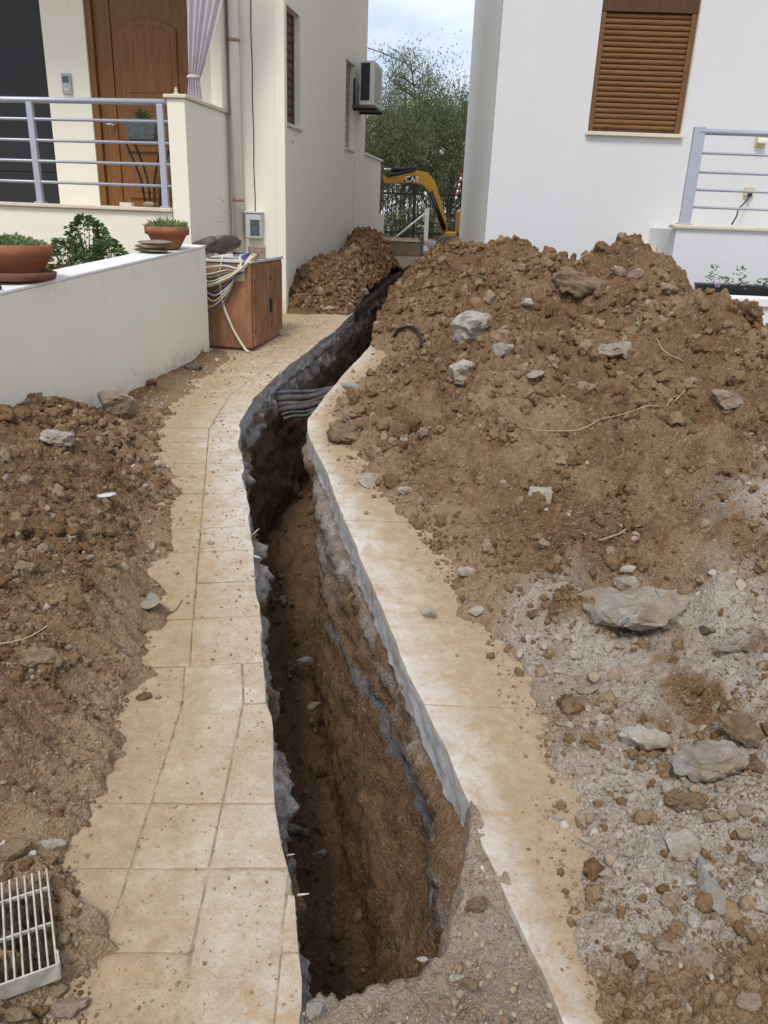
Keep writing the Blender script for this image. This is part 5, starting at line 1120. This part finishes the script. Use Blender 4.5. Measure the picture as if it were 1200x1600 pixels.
ground_line('straw', 'long curved dry straw across the middle of right heap', 'straw', [(822, 676), (870, 680), (920, 674), (965, 655), (1000, 645), (1030, 640)], .0028, 'straw', .02)
ground_line('straw', 'dry straw running up to the pinkish white stone', 'straw', [(1040, 645), (1062, 625), (1085, 600)], .003, 'straw', .025)
ground_line('straw', 'thin dry straw slanting down below the flat grey rock', 'straw', [(995, 500), (998, 520), (1030, 550), (1066, 574)], .0028, 'straw', .025)
ground_line('straw', 'dry straw at the left edge above the sandy yellow boulder', 'straw', [(0, 1012), (40, 1004), (74, 984)], .003, 'straw', .012)
ground_line('straw', 'dry straw in the gravel left of the largest flat boulder', 'straw', [(935, 850), (970, 838), (1000, 826)], .003, 'straw', .015)
ground_line('twig', 'brown root lying across the far part of right heap', 'twig', [(700, 415), (730, 430), (760, 440)], .008, 'stem', .02)
ground_line('twig', 'thin twig on the paving beside the left heap', 'twig', [(262, 962), (275, 955), (285, 940)], .002, 'stem', .006)
# roots and splinters sticking out under the cut slabs
def sticking(px, py, y, d, L, r, mat, label, name, cat):
    a = at(px, py, y); o = MB().tube([a - np.array(d) * L * .4, a + np.array(d) * L], [r, r * .4], 6).build(name, M[mat]); tag(o, label, cat)
sticking(392, 868, 3.02, (.6, 0, -.15), .07, .010, 'plast', 'white splinter of pipe poking out below the left paving edge', 'splinter', 'splinter')
sticking(395, 835, 3.2, (.5, 0, .5), .06, .004, 'iron', 'thin wire poking out below the left paving edge', 'wire_end', 'wire')
sticking(470, 1398, 1.36, (.7, 0, .15), .028, .0035, 'iron', 'lower short metal wire end poking out of left trench edge', 'wire_end', 'wire')
sticking(452, 1336, 1.48, (.7, 0, .2), .02, .0035, 'iron', 'upper short metal wire end poking out of left trench edge', 'wire_end', 'wire')
sticking(545, 935, 2.75, (-.35, .2, -.7), .09, .008, 'stem', 'pale root hanging from the right trench wall', 'root', 'root')
sticking(622, 1080, 2.12, (-.35, .2, -.8), .08, .007, 'stem', 'short brown root hanging lower on right trench wall', 'root', 'root')
# black pipe ends at the far end of the trench
for (px, py, y, r, mt, lb) in [(664, 407, 12.4, .075, 'black', 'black pipe end sticking up at the far end of trench'), (657, 418, 12.0, .06, 'bluecloth', 'dark blue pipe end below the black pipe end')]:
    a = at(px, py, y); o = MB().tube([a + np.array((.25, .5, -.25)), a + np.array((.05, .1, -.04)), a], r, 16, False).tube([a + np.array((.25, .5, -.25)), a + np.array((.05, .1, -.04)), a + np.array((.002, .004, -.001))], r * .85, 16).build('pipe_end', M[mt]); tag(o, lb, 'pipe')
# grey sheet scrap at the foot of the left heap
a = hit(232, 942); me = rock_mesh('sheet_scrap', 812, (.08, .12, .008), 9, 3, .08); o = link('sheet_scrap', me, M['rblue'], None, (a[0], a[1], a[2] + .012)); o.rotation_euler = (.06, -.10, .3); tag(o, 'flat blue grey scrap of sheet at the foot of left heap', 'scrap')
# metal grate
def on_rise(px, py, dz): r = ray(px, py); t = (dz - CAM_H) / (r[2] - SLOPE * r[1]); return (EYE + t * r)[:2]
p0 = on_rise(88, 1506, .085); p1 = on_rise(73, 1362, .085); ax = p1 - p0; Lg = float(np.hypot(*ax)); ang = math.atan2(ax[1], ax[0])
gr = empty('metal_grate', (p0[0], p0[1], float(zg(p0[1])) + .085), ang); gr.rotation_euler = (-.02, -.10, ang); tag(gr, 'bent galvanised metal grate half buried in the left heap', 'grate')
Wg = .36
for k in range(21):
    y = k * .0150; MB().box(0, Lg, y - .0016, y + .0016, -.03, 0).build('bar', M['iron'], gr)
for x in (Lg * .42, Lg * .80): MB().box(x - .002, x + .002, .003, Wg - .06, -.012, -.003).build('cross_bar', M['iron'], gr)
MB().box(-.004, 0, -.004, Wg - .05, -.045, .002).build('edge_plate', M['iron'], gr, .001); MB().box(.0, .03, -.006, -.0024, -.035, .001).build('edge_plate', M['iron'], gr, .001)
random.seed(41)
for k in range(26):
    u, v = random.uniform(.1, 1) * Lg, random.uniform(.02, .30); c, s = math.cos(ang), math.sin(ang); q = random.choice([.012, .018, .022, .03])
    o = link('earth_clod', bpy.data.meshes.get('earth_clod'), None, None, (p0[0] + c * u - s * v, p0[1] + s * u + c * v, gr.location.z + (.0 if k < 14 else -.03) + .006)); o.scale = (q, q, q); o.rotation_euler = (k, k * 2, k * 3)
    tag(o, 'small earth clod lying on or between the bars of the metal grate', 'clod', 'clods on the metal grate')
# ------------------------------------------------------------------ far end of the lane: excavator, fence, trees
ex = empty('mini_excavator', (0, 16.0, .955)); tag(ex, 'small yellow excavator with raised boom behind the white house', 'excavator')
def yz(px, py): p = at(px, py, 16.0); return float(p[0]), float(p[2]) - .955
def plate(name, pix, d, mat, bevel=.01, par=ex): return MB().prism([yz(*p) for p in pix], -d, d).build(name, mat, par, bevel)
bm_ = plate('boom', [(598, 275), (622, 275), (650, 267), (668, 270), (679, 283), (690, 318), (698, 352), (700, 368), (690, 366), (680, 330), (671, 300), (660, 289), (645, 286), (600, 287)], .11, M['yellow'])
plate('decal', [(628, 284), (645, 275), (650, 275), (646, 284)], .1125, M['black'], 0, bm_)
fc = bpy.data.curves.new('lettering', 'FONT'); fc.body = 'CAT'; fc.size = .135; fc.extrude = .002
_fo = bpy.data.objects.new('lettering_curve', fc); COL.objects.link(_fo); bpy.context.view_layer.update(); _me = bpy.data.meshes.new_from_object(_fo.evaluated_get(bpy.context.evaluated_depsgraph_get())); bpy.data.objects.remove(_fo)
_x, _z = yz(633, 284); fo = link('lettering', _me, M['letter'], bm_, (_x, -.116, _z)); fo.rotation_euler = (math.pi / 2, 0, 0)
plate('stick', [(595, 262), (600, 262), (600, 285), (598, 312), (594, 338), (590, 338), (592, 300)], .08, M['dirtst'])
plate('bucket', [(576, 330), (594, 336), (596, 350), (590, 366), (574, 366), (566, 350)], .22, M['dirtst'])
def rod(name, a, b, r, mat, dy=0.0): pa, pb = yz(*a), yz(*b); MB().tube([(pa[0], dy, pa[1]), (pb[0], dy, pb[1])], r, 12).build(name, mat, ex)
rod('stick_cylinder', (612, 266), (650, 264), .045, M['blackst']); rod('cylinder_rod', (590, 264), (614, 265), .022, M['steel'])
rod('boom_cylinder', (672, 300), (694, 358), .045, M['blackst'], -.15); rod('hydraulic_hose', (604, 276), (648, 266), .02, M['black'], -.12)
rod('boom_cylinder', (663, 300), (669, 312), .03, M['steel'], -.13)
bx, bz = yz(700, 372)
box('swing_post', M['yellow'], ex, bx - .08, bx + .16, -.16, .16, bz - .12, bz + .12, .02); box('house_body', M['yellow'], ex, bx + .16, bx + 1.5, -.55, .55, .36, .80, .05); box('seat_deck', M['dirtst'], ex, bx + .3, bx + 1.1, -.5, .5, .801, .83)
for sx in (.28, 1.2):
    for sy in (-.5, .5): box('canopy_post', M['black'], ex, bx + sx, bx + sx + .05, sy - .025, sy + .025, .831, 1.95, .005)
box('canopy', M['yellow'], ex, bx + .2, bx + 1.35, -.6, .6, 1.952, 2.02, .03); box('seat', M['black'], ex, bx + .75, bx + 1.05, -.22, .22, .832, 1.35, .04)
for sy in (-.42, .42):
    x0, x1 = bx - .25, bx + 1.35
    pts = [(x0 + .17 - .17 * math.sin(t), .17 - .17 * math.cos(t)) for t in np.linspace(0, math.pi, 9)] + [(x1 - .17 + .17 * math.sin(t), .17 + .17 * math.cos(t)) for t in np.linspace(0, math.pi, 9)]
    tk = MB().prism(pts, sy - .12, sy + .12).build('track', M['dirtst'], ex, .02)
    for q in range(4): MB().tube([(x0 + .25 + q * .37, sy - .135, .17), (x0 + .25 + q * .37, sy + .135, .17)], .075, 14).build('roller', M['grey'], tk)
bx2, _ = yz(658, 380); box('dozer_blade', M['dirtst'], ex, bx2 - .03, bx2 + .03, -.55, .55, .02, .32, .012); 
for sy in (-.3, .3): box('blade_arm', M['grey'], ex, bx2 + .031, bx - .1, sy - .04, sy + .04, .14, .22, .01)
# fence
fe = empty('iron_fence', (0, 19.2, .96)); tag(fe, 'black iron bar fence on a low wall behind the excavator', 'fence')
box('base_wall', M['wallbr'], fe, -6, 7, -.10, .10, -.05, .18, .01); box('rail', M['blackst'], fe, -6, 7, -.02, .02, .28, .32, 0); box('rail', M['blackst'], fe, -6, 7, -.02, .02, 1.12, 1.16, 0)
m = MB()
for k in range(130): x = -6 + k * .1; m.box(x - .009, x + .009, -.009, .009, .181, 1.34)
m.build('bar', M['blackst'], fe)['kind'] = 'stuff'
for k in range(7): box('post', M['blackst'], fe, -5.9 + k * 2.1, -5.84 + k * 2.1, -.03, .03, .181, 1.40, .004)
gp2 = empty('braced_post', tuple(at(665, 378, 17.3) * np.array([1, 1, 0]) + np.array([0, 0, .955]))); tag(gp2, 'grey steel post with a diagonal brace in front of the fence', 'post')
box('post', M['lgrey'], gp2, -.045, .045, -.03, .03, -.02, .82, .004); a = at(612, 376, 17.3) - np.array(gp2.location); b = at(667, 331, 17.3) - np.array(gp2.location); MB().tube([a, b], .018, 8).build('brace', M['lgrey'], gp2)
lw = empty('low_wall', (-.6, 15.6, .93)); tag(lw, 'low brown block wall crossing behind the far heaps', 'wall'); box('blocks', M['wallbr'], lw, -1.5, 1.10, -.1, .1, -.03, .22, .01); box('cap', M['beige'], lw, -1.5, 1.10, -.115, .115, .222, .245, .005)
wp_ = empty('warning_pole', tuple(at(712, 312, 18.0))); tag(wp_, 'thin red and white striped pole beside the white house corner', 'pole')
for k in range(8): MB().tube([(.012 * k, 0, k * .065), (.012 * (k + 1), 0, (k + 1) * .065)], .022, 10).build('stripe', M['red'] if k % 2 else M['letter'], wp_)
MB().tube([(0, 0, float(.96 - wp_.location.z)), (0, 0, -.001)], .02, 8).build('shaft', M['black'], wp_)
o = MB().tube(curve_pts([at(560, 70, 20), at(600, 84, 24), at(660, 110, 30)], 20), .012, 5).build('overhead_wire', M['black']); tag(o, 'thin overhead wire in the sky beside the air conditioner', 'wire')
random.seed(55); _p, _d = [], []
while len(_p) < 16000:
    q = Vector((random.uniform(-6, 7), 20.6 + random.uniform(-.5, .6), .95 + 1.5 * random.random() ** 1.2))
    if q.z > 1.7 + .9 * mnoise.noise(Vector((q.x * .8, 3, 0))): continue
    _p.append(q); _d.append((random.uniform(-1, 1), random.uniform(-1, 1), random.uniform(-.6, 1)))
tag(leaves('undergrowth', M['leaft'], None, _p, _d, .11, .05), 'dark green undergrowth filling the space behind the iron fence', 'undergrowth', kind='stuff')
def tree(label, x, y, h, R, nl, leafL, mat, trunk_r, seed, droop=.5, low=.12, dens=0.0, top=1.0, limbs=9):
    random.seed(seed); t = empty('tree', (x, y, float(zg(y)) - .03)); tag(t, label, 'tree', 'trees beyond the fence'); m = MB()
    trunk = curve_pts([(0, 0, 0), (random.uniform(-.2, .2), random.uniform(-.1, .1), h * .35), (random.uniform(-.3, .3), 0, h * .7), (random.uniform(-.3, .3), 0, h * .97)], 14); m.tube(trunk, [trunk_r * (1 - .9 * i / 13) for i in range(14)], 7)
    tips = []
    for k in range(limbs):
        f = random.uniform(low, .92); b = trunk[int(f * 13)]; a = random.uniform(0, 6.283); ln = R * (1.05 - .55 * f) * random.uniform(.6, 1.1); up = ln * random.uniform(.3, .9)
        e = Vector((b.x + math.cos(a) * ln, b.y + math.sin(a) * ln, b.z + up)); c = curve_pts([b, (b + e) / 2 + Vector((0, 0, up * .25)), e], 8); m.tube(c, [trunk_r * .38 * (1 - .85 * i / 7) for i in range(8)], 5); tips += c[3:]
        for _ in range(3):
            s = c[random.randrange(3, 8)]; a2 = random.uniform(0, 6.283); l2 = ln * random.uniform(.25, .5); e2 = s + Vector((math.cos(a2) * l2, math.sin(a2) * l2, l2 * random.uniform(.1, .8))); c2 = curve_pts([s, (s + e2) / 2 + Vector((0, 0, .1 * l2)), e2], 5); m.tube(c2, [trunk_r * .14 * (1 - .8 * i / 4) for i in range(5)], 4); tips += c2[1:]
    m.build('trunk', M['bark'], t); tips += trunk[9:]
    pts, dirs = [], []; sp = R * (.30 if mat != 'leafp' else .17)
    off = Vector((seed * 3.1, seed * 1.7, 0))
    while len(pts) < nl:
        c = random.choice(tips); p = c + Vector((random.gauss(0, sp), random.gauss(0, sp), random.gauss(-.1 * droop, sp * .9)))
        if p.z < .15 or mnoise.noise(p * 1.4 + off) < dens: continue
        pts.append(p); dirs.append((random.uniform(-1, 1), random.uniform(-1, 1), random.uniform(-1.2, .5) - droop))
    leaves('crown', M[mat], t, pts, dirs, leafL, leafL * .34, droop)
tree('dense dark green tree left behind the excavator boom', -1.0, 22.5, 2.5, 1.8, 24000, .075, 'leaft', .10, 101, .5, .04, .02, limbs=24)
tree('dense dark green tree right behind the excavator boom', 1.6, 22.8, 2.7, 1.8, 24000, .075, 'leaft', .10, 102, .5, .04, .02, limbs=24)
tree('bright green tree with a rounded top between the two houses', 1.0, 25.0, 4.2, 1.4, 18000, .07, 'leafg', .09, 103, .2, .2, .0, limbs=20)
tree('tall thin tree with sparse pale leaves against the sky', .35, 27.0, 5.7, 1.35, 4200, .085, 'leafp', .06, 104, .4, .45, .02, limbs=24)
tree('sparse grey green tree left beside the air conditioner', -.9, 26.5, 4.3, 1.3, 6000, .08, 'leafp', .06, 105, .4, .25, .05, limbs=18)
tree('sparse grey green tree touching the corner of white house', 2.1, 26.0, 4.4, 1.1, 4200, .08, 'leaft', .07, 106, .4, .3, .05, limbs=18)
tree('dark olive tree hidden furthest left behind the cream house', -3.8, 24.0, 4.0, 2.0, 7000, .12, 'leaft', .12, 107, .6, .05, -.1, limbs=14)
tree('dark olive tree hidden furthest right behind the white house', 4.6, 24.0, 4.0, 2.0, 7000, .12, 'leaft', .12, 108, .6, .05, -.1, limbs=14)
tree('far wide green tree filling the gap behind all the others', .3, 31.0, 4.4, 2.6, 18000, .10, 'leaft', .12, 109, .4, .03, -.1, limbs=22)
